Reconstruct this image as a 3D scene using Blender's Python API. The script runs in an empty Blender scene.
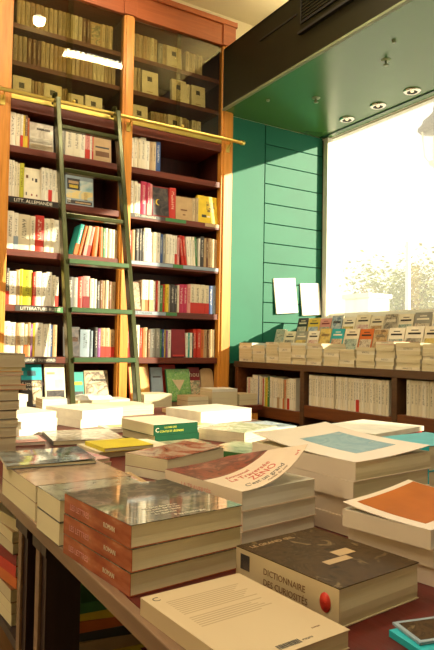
import bpy, math, random
from mathutils import Vector, Matrix
R = random.Random(7)
C = bpy.context.scene.collection
PI = math.pi

# ------------------------------------------------------------------ helpers
class MB:
    def __init__(s): s.v = []; s.f = []; s.m = []; s.sm = []
    def quad(s, a, b, c, d, m=0, smooth=False):
        n = len(s.v); s.v += [a, b, c, d]; s.f.append((n, n+1, n+2, n+3)); s.m.append(m); s.sm.append(smooth)
    def box(s, x0, x1, y0, y1, z0, z1, m=0):
        n = len(s.v)
        s.v += [(x0,y0,z0),(x1,y0,z0),(x1,y1,z0),(x0,y1,z0),(x0,y0,z1),(x1,y0,z1),(x1,y1,z1),(x0,y1,z1)]
        for q in ((0,3,2,1),(4,5,6,7),(0,1,5,4),(1,2,6,5),(2,3,7,6),(3,0,4,7)):
            s.f.append(tuple(n+i for i in q)); s.m.append(m); s.sm.append(False)
        return s
    def tube(s, pts, r, seg=10, m=0, caps=True):
        pts = [Vector(p) for p in pts]; rs = r if isinstance(r, (list, tuple)) else [r]*len(pts)
        base = len(s.v)
        for i, p in enumerate(pts):
            t = (pts[min(i+1, len(pts)-1)] - pts[max(i-1, 0)]).normalized()
            a = Vector((0,0,1)) if abs(t.z) < .9 else Vector((1,0,0))
            u = t.cross(a).normalized(); w = t.cross(u)
            for k in range(seg):
                g = 2*PI*k/seg
                s.v.append(tuple(p + (u*math.cos(g) + w*math.sin(g))*rs[i]))
        for i in range(len(pts)-1):
            for k in range(seg):
                a = base+i*seg+k; b = base+i*seg+(k+1) % seg
                s.f.append((a, b, b+seg, a+seg)); s.m.append(m); s.sm.append(True)
        if caps:
            s.f.append(tuple(base+k for k in range(seg))); s.m.append(m); s.sm.append(False)
            s.f.append(tuple(base+(len(pts)-1)*seg+k for k in reversed(range(seg)))); s.m.append(m); s.sm.append(False)
        return s
    def lathe(s, prof, seg=24, m=0, c=(0,0,0)):
        base = len(s.v)
        for r, z in prof:
            for k in range(seg):
                g = 2*PI*k/seg; s.v.append((c[0]+r*math.cos(g), c[1]+r*math.sin(g), c[2]+z))
        for i in range(len(prof)-1):
            for k in range(seg):
                a = base+i*seg+k; b = base+i*seg+(k+1) % seg
                s.f.append((a, b, b+seg, a+seg)); s.m.append(m); s.sm.append(True)
        return s
    def mesh(s, name, mats):
        me = bpy.data.meshes.new(name); me.from_pydata(s.v, [], s.f)
        for x in (mats if isinstance(mats, (list, tuple)) else [mats]): me.materials.append(x)
        me.polygons.foreach_set('material_index', s.m); me.polygons.foreach_set('use_smooth', s.sm); me.update()
        return me

def link(name, me, parent=None, loc=(0,0,0), rot=(0,0,0)):
    o = bpy.data.objects.new(name, me); C.objects.link(o); o.location = loc; o.rotation_euler = rot
    if parent: o.parent = parent
    return o
def obj(name, mb, mats, parent=None, loc=(0,0,0), rot=(0,0,0), bevel=0, label=None):
    o = link(name, mb.mesh(name, mats), parent, loc, rot)
    if bevel:
        b = o.modifiers.new('bevel', 'BEVEL'); b.width = bevel; b.segments = 2; b.limit_method = 'ANGLE'
    if label: o['label'] = label
    return o
def box(name, x0, x1, y0, y1, z0, z1, mat, parent=None, bevel=0, label=None):
    return obj(name, MB().box(x0, x1, y0, y1, z0, z1), mat, parent, bevel=bevel, label=label)
def tag(o, label, cat, group=None):
    o['label'] = label; o['category'] = cat
    if group: o['group'] = group
    return o
def thing(name, label, cat, loc=(0,0,0), rot=(0,0,0), group=None):
    return tag(link(name, None, None, loc, rot), label, cat, group)
def struct(o, label=None):
    o['kind'] = 'structure'
    if label: o['label'] = label
    return o
def text(name, s, size, mat, parent, loc, rot=(0,0,0), align='LEFT', shear=0, wx=1.0, depth=.00015):
    cu = bpy.data.curves.new(name, 'FONT'); cu.body = s; cu.size = size; cu.align_x = align; cu.shear = shear
    cu.extrude = depth; cu.resolution_u = 2
    t = bpy.data.objects.new(name, cu); C.objects.link(t)
    dg = bpy.context.evaluated_depsgraph_get(); dg.update()
    me = bpy.data.meshes.new_from_object(t.evaluated_get(dg)); bpy.data.objects.remove(t); bpy.data.curves.remove(cu)
    me.materials.clear(); me.materials.append(mat)
    o = link(name, me, parent, loc, rot); o.scale.x = wx
    return o
ORD = ('first second third fourth fifth sixth seventh eighth ninth tenth eleventh twelfth thirteenth fourteenth fifteenth sixteenth '
       'seventeenth eighteenth nineteenth twentieth twenty-first twenty-second twenty-third twenty-fourth twenty-fifth twenty-sixth '
       'twenty-seventh twenty-eighth twenty-ninth thirtieth thirty-first thirty-second thirty-third thirty-fourth thirty-fifth '
       'thirty-sixth thirty-seventh thirty-eighth thirty-ninth fortieth').split()

# ------------------------------------------------------------------ materials
class N:
    def __init__(s, name):
        s.m = bpy.data.materials.new(name); s.m.use_nodes = True; s.t = s.m.node_tree
        s.b = s.t.nodes['Principled BSDF']; s.out = s.t.nodes['Material Output']
    def n(s, typ, **k):
        x = s.t.nodes.new(typ)
        for a, v in k.items(): setattr(x, a, v)
        return x
    def set(s, i, v):
        if hasattr(v, 'links') or isinstance(v, bpy.types.NodeSocket): s.t.links.new(v, i)
        else: i.default_value = v
    def math(s, op, a, b=0.0, clamp=False):
        x = s.n('ShaderNodeMath', operation=op, use_clamp=clamp); s.set(x.inputs[0], a); s.set(x.inputs[1], b); return x.outputs[0]
    def mix(s, f, a, b):
        x = s.n('ShaderNodeMix', data_type='RGBA'); s.set(x.inputs[0], f)
        s.set(x.inputs[6], a if not isinstance(a, tuple) else (*a[:3], 1)); s.set(x.inputs[7], b if not isinstance(b, tuple) else (*b[:3], 1))
        return x.outputs[2]
    def coord(s, kind='Object', scale=(1,1,1)):
        c = s.n('ShaderNodeTexCoord'); mp = s.n('ShaderNodeMapping'); mp.inputs['Scale'].default_value = scale
        s.t.links.new(c.outputs[kind], mp.inputs[0]); return mp.outputs[0]
    def noise(s, vec, scale, detail=3, rough=.5, dist=0):
        x = s.n('ShaderNodeTexNoise'); s.set(x.inputs['Vector'], vec); x.inputs['Scale'].default_value = scale
        x.inputs['Detail'].default_value = detail; x.inputs['Roughness'].default_value = rough; x.inputs['Distortion'].default_value = dist
        return x.outputs['Fac']
    def ramp(s, f, stops):
        x = s.n('ShaderNodeValToRGB'); s.set(x.inputs[0], f); e = x.color_ramp.elements
        while len(e) < len(stops): e.new(.5)
        for i, (p, c) in enumerate(stops): e[i].position = p; e[i].color = (*c[:3], 1)
        return x.outputs[0]
    def rects(s, col, vec, ax, items):
        sp = s.n('ShaderNodeSeparateXYZ'); s.t.links.new(vec, sp.inputs[0])
        U, V = sp.outputs[ax[0]], sp.outputs[ax[1]]
        for u0, u1, v0, v1, c in items:
            fu = s.math('MULTIPLY', s.math('GREATER_THAN', U, u0), s.math('LESS_THAN', U, u1))
            fv = s.math('MULTIPLY', s.math('GREATER_THAN', V, v0), s.math('LESS_THAN', V, v1))
            col = s.mix(s.math('MULTIPLY', fu, fv), col, c)
        return col
    def done(s, col=None, rough=.5, spec=.5, metal=0, coat=0, coatr=.1, bump=None, bs=.1, bd=.01):
        if col is not None: s.set(s.b.inputs['Base Color'], (*col[:3], 1) if isinstance(col, tuple) else col)
        s.set(s.b.inputs['Roughness'], rough); s.b.inputs['Specular IOR Level'].default_value = spec
        s.b.inputs['Metallic'].default_value = metal; s.b.inputs['Coat Weight'].default_value = coat; s.b.inputs['Coat Roughness'].default_value = coatr
        if bump is not None:
            bp = s.n('ShaderNodeBump'); bp.inputs['Strength'].default_value = bs; bp.inputs['Distance'].default_value = bd
            s.set(bp.inputs['Height'], bump); s.t.links.new(bp.outputs[0], s.b.inputs['Normal'])
        return s.m

def wood(name, c0, c1, axis='Z', rough=.4, coat=.2, scale=1):
    k = N(name); sc = {'Z': (14, 14, 1.1), 'X': (1.1, 14, 14), 'Y': (14, 1.1, 14)}[axis]
    v = k.coord('Object', tuple(q*scale for q in sc))
    f = k.noise(v, 3, 6, .6, .6)
    return k.done(k.ramp(f, [(.3, c0), (.7, c1)]), rough, .4, coat=coat, coatr=.2, bump=f, bs=.08)
def plain(name, c, rough=.5, var=.12, scale=6, metal=0, coat=0, spec=.5):
    k = N(name); f = k.noise(k.coord(), scale, 3)
    a = tuple(x*(1-var) for x in c); b = tuple(min(1, x*(1+var)) for x in c)
    return k.done(k.ramp(f, [(.3, a), (.7, b)]), rough, spec, metal, coat)

M = {}
M['oak'] = wood('honey_oak', (.52, .19, .022), (.74, .32, .05), 'Z')
M['oak_h'] = wood('honey_oak_rail', (.30, .065, .014), (.42, .105, .022), 'X')
M['maho'] = wood('mahogany', (.09, .016, .007), (.17, .034, .014), 'X', .45, .1)
M['maho_v'] = wood('mahogany_panel', (.05, .010, .006), (.09, .018, .010), 'Z', .5, .1)
M['walnut'] = wood('walnut_shelf', (.11, .032, .010), (.20, .062, .018), 'Y', .4, .2)
M['walnut_grey'] = wood('walnut_edge', (.075, .034, .014), (.125, .06, .026), 'Y', .45, .1)
M['redtable'] = wood('red_table_top', (.075, .005, .003), (.12, .009, .005), 'Y', .42, .08)
M['edge'] = wood('pale_wood_edge', (.17, .10, .055), (.25, .15, .085), 'Y', .5, .1)
M['darkleg'] = wood('dark_leg', (.018, .008, .008), (.035, .014, .012), 'Z', .5, .1)
M['floor'] = wood('floor_boards', (.10, .05, .02), (.16, .08, .035), 'Y', .4, .2)
M['plaster'] = plain('cream_plaster', (.78, .70, .48), .8, .04, 2)
M['green'] = plain('green_paint', (.013, .155, .092), .55, .06, 3, spec=.3)
M['soffit'] = plain('glossy_green_panel', (.05, .15, .028), .26, .04, 2, spec=.7)
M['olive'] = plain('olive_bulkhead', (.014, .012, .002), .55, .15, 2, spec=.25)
M['black'] = plain('black', (.012, .011, .010), .5, .2)
M['dkgreen'] = plain('dark_green_frame', (.012, .06, .045), .4)
M['brass'] = plain('brass', (.80, .62, .16), .28, .06, 8, metal=.85)
M['chrome'] = plain('chrome', (.7, .68, .6), .2, .05, 8, metal=1)
M['ladder'] = plain('green_metal', (.05, .055, .016), .24, .1, 6, metal=.5)
M['tread'] = plain('green_tread', (.04, .09, .03), .35, .12, 8, metal=.3)
M['whitepaint'] = plain('white_paint', (.82, .80, .72), .5, .04)
M['stone'] = plain('pale_stone', (.62, .60, .54), .8, .1, 1)
M['palegreen'] = plain('pale_green_fitting', (.22, .30, .16), .4)
M['wire'] = plain('white_wire', (.8, .78, .7), .4)
def pages(name, c, k2=.72):
    k2 = 1-(1-k2)*.45
    k = N(name); v = k.coord('Object', (.5, .5, 900)); f = k.noise(v, 1, 1)
    v2 = k.noise(k.coord(), 9, 2)
    col = k.mix(k.math('MULTIPLY', v2, .25), k.ramp(f, [(.25, tuple(x*k2 for x in c)), (.65, c)]), tuple(x*.8 for x in c))
    return k.done(col, .8, .2)
M['pages'] = pages('page_edges', (.74, .66, .43))
M['pages_w'] = pages('white_page_edges', (.78, .75, .64), .82)
M['pages_d'] = pages('aged_page_edges', (.62, .54, .36))
# upright blocks show their page lines along the thickness instead
def pages_up(name, c):
    k = N(name); f = k.noise(k.coord('Object', (600, 2, 2)), 1, 2)
    return k.done(k.ramp(f, [(.25, tuple(x*.7 for x in c)), (.65, c)]), .8, .2)
M['pages_up'] = pages_up('page_edges_upright', (.72, .64, .44))

PAL = {  # code: (colour, word, ink)
 'w': ((.86,.82,.68), 'white', 'k'), 'c': ((.74,.66,.46), 'cream', 'k'), 'C': ((.80,.74,.56), 'ivory', 'k'), 'n': ((.50,.34,.17), 'tan', 'k'),
 'b': ((.17,.075,.03), 'brown', 'c'), 'k': ((.022,.020,.018), 'black', 'c'), 'g': ((.30,.30,.26), 'grey', 'w'), 'G': ((.06,.22,.07), 'green', 'w'),
 'r': ((.55,.035,.02), 'red', 'c'), 'd': ((.22,.012,.015), 'dark red', 'c'), 'o': ((.62,.15,.03), 'orange', 'k'), 'y': ((.76,.55,.04), 'yellow', 'k'),
 'l': ((.56,.55,.03), 'lime yellow', 'k'), 'm': ((.50,.03,.09), 'magenta', 'w'), 'p': ((.70,.30,.26), 'pink', 'd'), 'u': ((.035,.09,.26), 'blue', 'w'),
 'U': ((.28,.36,.42), 'grey blue', 'k'), 't': ((.03,.34,.30), 'teal', 'w'), 'v': ((.30,.10,.30), 'purple', 'w'), 'h': ((.60,.47,.27), 'beige', 'k'),
 's': ((.46,.36,.20), 'buff', 'k'), 'T': ((.02,.42,.48), 'turquoise', 'w'), 'K': ((.06,.055,.05), 'charcoal', 'w')}
def cover_mat(code):
    key = 'cover_'+code
    if key in M: return M[key]
    c, word, ink = PAL[code]; ic = PAL[ink][0]
    k = N(word.replace(' ', '_')+'_cover')
    g = k.coord('Generated'); sp = k.n('ShaderNodeSeparateXYZ'); k.t.links.new(g, sp.inputs[0])
    info = k.n('ShaderNodeObjectInfo')
    mp = k.coord('Generated', (3, 1, 34)); ad = k.n('ShaderNodeVectorMath', operation='ADD'); k.t.links.new(mp, ad.inputs[0])
    sc = k.n('ShaderNodeVectorMath', operation='SCALE'); sc.inputs[0].default_value = (31, 0, 57); k.t.links.new(info.outputs['Random'], sc.inputs['Scale']); k.t.links.new(sc.outputs[0], ad.inputs[1])
    f = k.noise(ad.outputs[0], 1.2, 1)
    inx = k.math('LESS_THAN', k.math('ABSOLUTE', k.math('SUBTRACT', sp.outputs[0], .5)), .2)
    inz = k.math('MULTIPLY', k.math('GREATER_THAN', sp.outputs[2], .32), k.math('LESS_THAN', sp.outputs[2], .88))
    iny = k.math('LESS_THAN', sp.outputs[1], .02)
    mk = k.math('MULTIPLY', k.math('MULTIPLY', inx, inz), k.math('MULTIPLY', iny, k.math('GREATER_THAN', f, .52)))
    tint = k.mix(k.math('MULTIPLY', info.outputs['Random'], .35), c, tuple(x*.72+.02 for x in c))
    k.done(k.mix(k.math('MULTIPLY', mk, .7), tint, ic), .42, .4)
    M[key] = k.m; return k.m
def solid(code):
    key = 'solid_'+code
    if key not in M: M[key] = plain(PAL[code][1].replace(' ', '_')+'_print', PAL[code][0], .42, .1, 20, spec=.4)
    return M[key]
def photo(name, cols, scale=12, rough=.3, coat=0.0, dist=1.2, detail=4, spec=.5, cr=.08):
    """printed picture: blotches of ink in the given colours"""
    k = N(name); f = k.noise(k.coord('Object'), scale, detail, .55, dist)
    n = len(cols); st = [(.3+.4*i/max(1, n-1), c) for i, c in enumerate(cols)]
    return k.done(k.ramp(f, st), rough, spec, coat=coat, coatr=cr)

# ------------------------------------------------------------------ books
_cache = {}
def up_meshes(w, d, h, code, pmat='pages_up'):
    key = (round(w, 4), round(d, 3), round(h, 3), code, pmat)
    if key in _cache: return _cache[key]
    t = .0012 if w < .03 else .002
    mb = MB()
    n = 6; r = min(.0035, w*.14)
    pts = [(-w/2 + w*i/n, r*(1-math.cos(PI*(i/n-.5)))*1.0) for i in range(n+1)]
    pts = [(x, r*(2*abs(i/n-.5))**2) for i, (x, _) in enumerate(pts)]
    for i in range(n):  # rounded spine
        (xa, ya), (xb, yb) = pts[i], pts[i+1]
        mb.quad((xa, ya, 0), (xb, yb, 0), (xb, yb, h), (xa, ya, h), 0, True)
        mb.quad((xa, ya, h), (xb, yb, h), (xb, yb+t, h), (xa, ya+t, h))
        mb.quad((xb, yb, 0), (xa, ya, 0), (xa, ya+t, 0), (xb, yb+t, 0))
    mb.box(-w/2, -w/2+t, r, d, 0, h); mb.box(w/2-t, w/2, r, d, 0, h)
    cv = mb.mesh('cover', cover_mat(code))
    g = .003
    pb = MB().box(-w/2+t, w/2-t, r+t+.0005, d-.003, g*.4, h-g).mesh('page_block', M[pmat])
    _cache[key] = (cv, pb); return cv, pb
def upright(name, w, d, h, code, loc, rz, label, group, band=None, lean=0, pmat='pages_up', bandtop=False):
    root = thing(name, label, 'book', loc, (0, lean, rz), group)
    cv, pb = up_meshes(w, d, h, code, pmat)
    link('cover', cv, root); link('page_block', pb, root)
    if band:
        hb = h*.36
        z0 = h-hb if bandtop else .001
        b = MB().box(-w/2-.0004, w/2+.0004, -.0006, .02, z0, z0+hb)
        o = obj('spine_band', b, solid(band), root); o['label'] = PAL[band][1]+' band round the spine'
    return root
def faced(name, w, h, t, code, loc, rz, tilt, label, group, panels=(), pmat='pages_up', lean=0, cat='book'):
    """book shown cover-first; front towards local -y. panels: (x0,x1,z0,z1,material,partname) in fractions"""
    root = thing(name, label, cat, (loc[0], loc[1], loc[2]+t*math.sin(math.radians(abs(tilt)))+w*.5*abs(math.sin(math.radians(lean)))+.0004), (0, 0, 0), group)
    root.rotation_euler = (Matrix.Rotation(rz, 3, 'Z') @ Matrix.Rotation(-math.radians(tilt), 3, 'X') @ Matrix.Rotation(math.radians(lean), 3, 'Y')).to_euler()
    mb = MB(); q = .0015
    mb.box(-w/2, w/2, 0, q, 0, h); mb.box(-w/2, w/2, t-q, t, 0, h); mb.box(-w/2, -w/2+q, q, t-q, 0, h)
    o = obj('cover', mb, solid(code), root)
    obj('page_block', MB().box(-w/2+q, w/2-.003, q, t-q, .003, h-.003), M[pmat], root)
    for p in panels:
        x0, x1, z0, z1, mt = p[:5]
        obj(p[5] if len(p) > 5 else 'cover_picture', MB().box(-w/2+x0*w, -w/2+x1*w, -.0005, .0004, z0*h, z1*h), mt, root)
    return root
def flat(name, w, d, t, cov, loc, rz, label, group=None, front=None, spine=None, pmat='pages', side='L', curl=0, curly=0, sag=.0, panels=(), cat='book', ct=.0012, lip=.0015, cv=.25):
    """book lying down; spine at local -x ('L') or -y ('F'). curl lifts the front cover at its far side"""
    root = thing(name, label, cat, loc, (0, 0, rz), group)
    cov = solid(cov) if isinstance(cov, str) else cov
    front = front or cov; spine = spine or cov
    if side == 'L': px0, px1, py0, py1 = -w/2+ct, w/2-lip, -d/2+lip, d/2-lip
    else: px0, px1, py0, py1 = -w/2+lip, w/2-lip, -d/2+ct, d/2-lip
    box('back_cover', -w/2, w/2, -d/2, d/2, 0, ct, cov, root)
    # page block with a slight wave on its open edges
    mb = MB(); nz = 5; zz = [ct+(t-2*ct)*i/nz for i in range(nz+1)]
    ring = []
    for i, z in enumerate(zz):
        e = .0005*math.sin(i*1.3+w*90)*(t/.03)
        ring.append([(px0, py0+(e if side == 'L' else 0), z), (px1+e, py0+(e if side == 'L' else 0), z), (px1+e, py1+e, z), (px0, py1+e, z)])
    for i in range(nz):
        for k in range(4):
            mb.quad(ring[i][k], ring[i][(k+1) % 4], ring[i+1][(k+1) % 4], ring[i+1][k])
    mb.quad(*ring[-1]); mb.quad(*reversed(ring[0]))
    obj('page_block', mb, M[pmat], root)
    if side == 'L': box('spine', -w/2, -w/2+ct, -d/2, d/2, ct, t-ct, spine, root)
    else: box('spine', -w/2, w/2, -d/2, -d/2+ct, ct, t-ct, spine, root)
    def zc(u, v): return t-ct + curl*max(0, u)**2.2*(1-cv*v) + curly*max(0, v)**2.5 + sag*math.sin(PI*u)*math.sin(PI*v)
    def skin(x0, x1, y0, y1, dz, th, nx=14, ny=6):
        b = MB()
        P = lambda x, y, o: (x-(abs(curl)*.35*((x+w/2)/w)**2 if curl else 0), y, zc((x+w/2)/w, (y+d/2)/d)+o)
        g = [[(x0+(x1-x0)*i/nx, y0+(y1-y0)*j/ny) for j in range(ny+1)] for i in range(nx+1)]
        for i in range(nx):
            for j in range(ny):
                a, bb, c, e = g[i][j], g[i+1][j], g[i+1][j+1], g[i][j+1]
                b.quad(P(*a, dz+th), P(*bb, dz+th), P(*c, dz+th), P(*e, dz+th), 0, True)
                b.quad(P(*e, dz), P(*c, dz), P(*bb, dz), P(*a, dz), 0, True)
        for i in range(nx):
            b.quad(P(*g[i][0], dz), P(*g[i+1][0], dz), P(*g[i+1][0], dz+th), P(*g[i][0], dz+th))
            b.quad(P(*g[i+1][ny], dz), P(*g[i][ny], dz), P(*g[i][ny], dz+th), P(*g[i+1][ny], dz+th))
        for j in range(ny):
            b.quad(P(*g[nx][j], dz), P(*g[nx][j+1], dz), P(*g[nx][j+1], dz+th), P(*g[nx][j], dz+th))
            b.quad(P(*g[0][j+1], dz), P(*g[0][j], dz), P(*g[0][j], dz+th), P(*g[0][j+1], dz+th))
        return b
    obj('front_cover', skin(-w/2, w/2, -d/2, d/2, 0, ct), front, root)
    for p in panels:
        x0, x1, y0, y1, mt = p[:5]
        obj(p[5] if len(p) > 5 else 'cover_picture', skin(-w/2+x0*w, -w/2+x1*w, -d/2+y0*d, -d/2+y1*d, ct-.0002, .0006), mt, root)
    root['zf'] = 0
    del root['zf']
    return root, zc

# ------------------------------------------------------------------ room
H = 3.9
struct(box('floor', -3, 3.62, -3.6, 4.42, -.1, 0, M['floor']))
struct(box('ceiling', -3, 3.62, -3.6, 4.42, H, H+.1, M['plaster']))
struct(box('wall_back', -3, 3.62, 4.32, 4.42, 0, H, M['plaster']))
struct(box('wall_left', -3.1, -3, -3.6, 4.42, 0, H, M['plaster']))
struct(box('wall_front', -3, 3.62, -3.7, -3.6, 0, H, M['plaster']))
W1 = (2.60, 3.94, 1.38, 2.9); W2 = (-1.0, 2.20, .95, 2.9)
mb = MB(); x0, x1 = 3.48, 3.545
mb.box(x0, x1, -3.6, 4.42, 2.9, H); mb.box(x0, x1, -3.6, 4.42, 0, .95)
mb.box(x0, x1, -3.6, W2[0], .95, 2.9); mb.box(x0, x1, W2[1], W1[0], .95, 2.9); mb.box(x0, x1, W1[1], 4.42, .95, 2.9); mb.box(x0, x1, W1[0], W1[1], .95, W1[2])
struct(obj('wall_right', mb, M['whitepaint']))
# window glass: clear with a translucent veil imitating overexposed haze
k = N('hazed_glass'); tr = k.n('ShaderNodeBsdfTransparent'); tr.inputs[0].default_value = (.97, .98, .96, 1)
tl = k.n('ShaderNodeBsdfTranslucent'); tl.inputs[0].default_value = (.95, .93, .85, 1); gl = k.n('ShaderNodeBsdfGlossy'); gl.inputs['Roughness'].default_value = .02
m1 = k.n('ShaderNodeMixShader'); m1.inputs[0].default_value = .075; k.t.links.new(tr.outputs[0], m1.inputs[1]); k.t.links.new(tl.outputs[0], m1.inputs[2])
m2 = k.n('ShaderNodeMixShader'); m2.inputs[0].default_value = .04; k.t.links.new(m1.outputs[0], m2.inputs[1]); k.t.links.new(gl.outputs[0], m2.inputs[2])
k.t.links.new(m2.outputs[0], k.out.inputs[0]); M['glass'] = k.m
k = N('cabinet_glass'); tr = k.n('ShaderNodeBsdfTransparent'); tr.inputs[0].default_value = (.84, .81, .66, 1); gl = k.n('ShaderNodeBsdfGlossy'); gl.inputs['Roughness'].default_value = .015
fr = k.n('ShaderNodeFresnel'); fr.inputs[0].default_value = 1.42; m1 = k.n('ShaderNodeMixShader'); k.t.links.new(fr.outputs[0], m1.inputs[0]); k.t.links.new(tr.outputs[0], m1.inputs[1]); k.t.links.new(gl.outputs[0], m1.inputs[2])
k.t.links.new(m1.outputs[0], k.out.inputs[0]); M['cabglass'] = k.m
for i, (a, b, c, d) in enumerate((W1, W2)):
    root = struct(link('window_%d' % (i+1), None))
    mb = MB(); f = .035; xa, xb = 3.492, 3.54
    mb.box(xa, xb, a, a+f, c, d); mb.box(xa, xb, b-f, b, c, d); mb.box(xa, xb, a+f, b-f, c, c+f); mb.box(xa, xb, a+f, b-f, d-.012, d)
    struct(obj('window_frame', mb, M['whitepaint'], root))
    struct(box('window_pane', 3.505, 3.509, a+f, b-f, c+f, d-.012, M['glass'], root))
    struct(box('window_sill', 3.40, 3.492, a, b, c-.02, c, M['whitepaint'], root))
    if i == 0: struct(box('window_jamb', 3.44, 3.485, 3.885, 3.94, c, d-.005, M['whitepaint'], root))

# dropped bulkhead and niche cladding
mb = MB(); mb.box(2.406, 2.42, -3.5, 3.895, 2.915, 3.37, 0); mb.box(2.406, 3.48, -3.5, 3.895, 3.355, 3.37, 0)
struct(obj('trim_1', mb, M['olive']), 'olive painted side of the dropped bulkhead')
mb = MB(); mb.box(2.425, 3.478, -3.5, 3.945, 2.90, 2.914, 0)
struct(obj('trim_2', mb, M['soffit']), 'glossy green underside of the bulkhead over the window')
struct(box('trim_3', 2.40, 2.424, -3.5, 3.895, 2.900, 2.914, plain('pale_olive_strip', (.20, .23, .12), .5)), 'pale green edge strip of the bulkhead')
struct(box('trim_4', 3.40, 3.41, -.5, 3.94, 2.893, 2.8995, M['dkgreen']), 'dark green frame strip along the top of the window')
# narrow slot in the bulkhead side
struct(box('trim_5', 2.400, 2.4055, 3.02, 3.42, 3.232, 3.244, M['black']), 'narrow dark slot in the bulkhead side')
# cladding: plain panel plus horizontal boards
root = struct(link('trim_6', None), 'green cladding of the window niche')
struct(box('plain_panel', 2.515, 2.838, 3.95, 3.99, 1.0, 2.90, M['green'], root))
for i in range(13):
    z1 = 2.90-.158*i; z0 = max(1.0, z1-.152)
    if z1 - z0 < .02: break
    struct(box('board', 2.846, 3.44, 3.95, 3.985, z0, z1, M['green'], root, .002))
struct(box('backing', 2.838, 3.48, 3.986, 3.992, 1.0, 2.90, M['black'], root))

# vent grille on the bulkhead side
v = thing('vent_grille', 'black slatted air vent set in the side of the dark bulkhead', 'vent')
mb = MB(); a, b, c, d = 2.30, 2.965, 3.165, 3.34
box('backing', 2.402, 2.405, a, b, c, d, M['black'], v)
mb.box(2.394, 2.402, a, b, c-.012, c); mb.box(2.394, 2.402, a, b, d, d+.012); mb.box(2.394, 2.402, b, b+.012, c-.012, d+.012); mb.box(2.394, 2.402, a-.012, a, c-.012, d+.012)
obj('frame', mb, M['black'], v)
for i in range(8):
    z = c+.012+i*.021
    obj('slat', MB().box(2.395, 2.402, a, b, z, z+.009), M['olive'], v)
v = thing('vent_shadow', 'thin black bar standing for the shadow under the air vent', 'shadow bar')
box('bar', 2.38, 2.4055, 2.25, 2.985, 3.085, 3.10, M['black'], v)  # black bar drawn where the vent frame casts its shadow

# recessed lamps and small ceiling fittings in the soffit
k = N('lamp_glow'); k.b.inputs['Emission Color'].default_value = (1, .75, .4, 1); k.b.inputs['Emission Strength'].default_value = 1.2; M['glow'] = k.done((.6, .5, .3), .4)
for i, (y, w) in enumerate(((3.498, 'nearest the green boards'), (3.176, 'in the middle of its row'), (2.863, 'farthest from the green boards'))):
    s = thing('recessed_spotlight', 'round recessed spotlight over the window, '+w, 'spotlight', (3.288, y, 2.9), group='spotlights over the window')
    obj('trim_ring', MB().lathe([(.036, -.012), (.044, -.013), (.058, -.008), (.060, 0), (.036, 0), (.036, -.012)], 28), M['chrome'], s)
    obj('reflector', MB().lathe([(.036, -.010), (.018, -.003), (0.0005, -.002)], 24), M['black'], s)
    obj('bulb', MB().lathe([(.0005, -.011), (.010, -.010), (.013, -.004), (.010, -.002)], 16), M['glow'], s)
for (x, y, w) in ((2.80, 2.643, 'nearer the vent'), (2.827, 3.323, 'nearer the green boards')):
    s = thing('ceiling_sprinkler', 'small ceiling sprinkler on the green underside, '+w, 'sprinkler', (x, y, 2.8995), group='sprinklers in the soffit')
    obj('escutcheon', MB().lathe([(.0005, -.006), (.026, -.005), (.030, 0)], 20), M['palegreen'], s)
    obj('nozzle', MB().lathe([(.007, -.005), (.007, -.028), (.017, -.030), (.017, -.033), (.0005, -.034)], 16), M['palegreen'], s)
for (x, y, w) in ((2.566, 3.541, 'near the bookcase'), (2.66, 2.45, 'below the vent')):
    s = tag(obj('ceiling_sensor', MB().lathe([(.0005, -.012), (.010, -.011), (.014, 0)], 16), M['palegreen'], loc=(x, y, 2.8995)), 'tiny round sensor dot on the green underside '+w, 'sensor', 'sensor dots')

# interior ceiling lamps (one louvre and the downlight seen mirrored in the glass doors)
k = N('tube_light'); k.b.inputs['Emission Color'].default_value = (1, .93, .74, 1); k.b.inputs['Emission Strength'].default_value = 22; M['tube'] = k.done((.9, .9, .8), .4)
def louvre(x, y, L, rz, where, W=.1):
    t = thing('louvre_lamp', 'white louvred fluorescent ceiling lamp '+where, 'ceiling lamp', (x, y, H), (0, 0, rz), 'louvred ceiling lamps')
    obj('housing', MB().box(-L/2, L/2, -W, W, -.012, 0), M['whitepaint'], t)
    m = MB(); m.box(-L/2, L/2, -W, -W+.006, -.06, -.012); m.box(-L/2, L/2, W-.006, W, -.06, -.012); m.box(-L/2, -L/2+.006, -W+.006, W-.006, -.06, -.012); m.box(L/2-.006, L/2, -W+.006, W-.006, -.06, -.012)
    obj('side_frame', m, M['chrome'], t)
    for q in (-1, 1): obj('tube', MB().tube([(-L/2+.01, q*W*.45, -.032), (L/2-.01, q*W*.45, -.032)], .013), M['tube'], t)
    m = MB(); n = max(3, int(L/.046))
    for i in range(1, n): xx = -L/2+L*i/n; m.box(xx-.007, xx+.007, -W+.006, W-.006, -.066, -.048)
    m.box(-L/2+.006, L/2-.006, -.003, .003, -.0662, -.048)
    obj('louvre', m, M['chrome'], t)
louvre(2.0, 2.31, .62, math.radians(2), 'above the display table', .06)
louvre(.2, .2, 1.2, 0, 'added behind the viewer')  # unseen lamp added to brighten the near end of the table
louvre(-1.3, 1.9, 1.2, 0, 'added left of the display table')  # unseen lamp added as fill from the left
dl = thing('ceiling_downlight', 'small round ceiling downlight in front of the tall bookcase', 'downlight', (1.36, 2.68, H))
obj('ring', MB().lathe([(.05, -.014), (.062, -.015), (.066, 0)], 24), M['chrome'], dl)
k = N('downlight_glow'); k.b.inputs['Emission Color'].default_value = (1, .9, .6, 1); k.b.inputs['Emission Strength'].default_value = 25; M['dlglow'] = k.done((.9, .9, .8), .4)
obj('lens', MB().lathe([(.0005, -.013), (.05, -.013), (.05, 0)], 24), M['dlglow'], dl)

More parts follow.
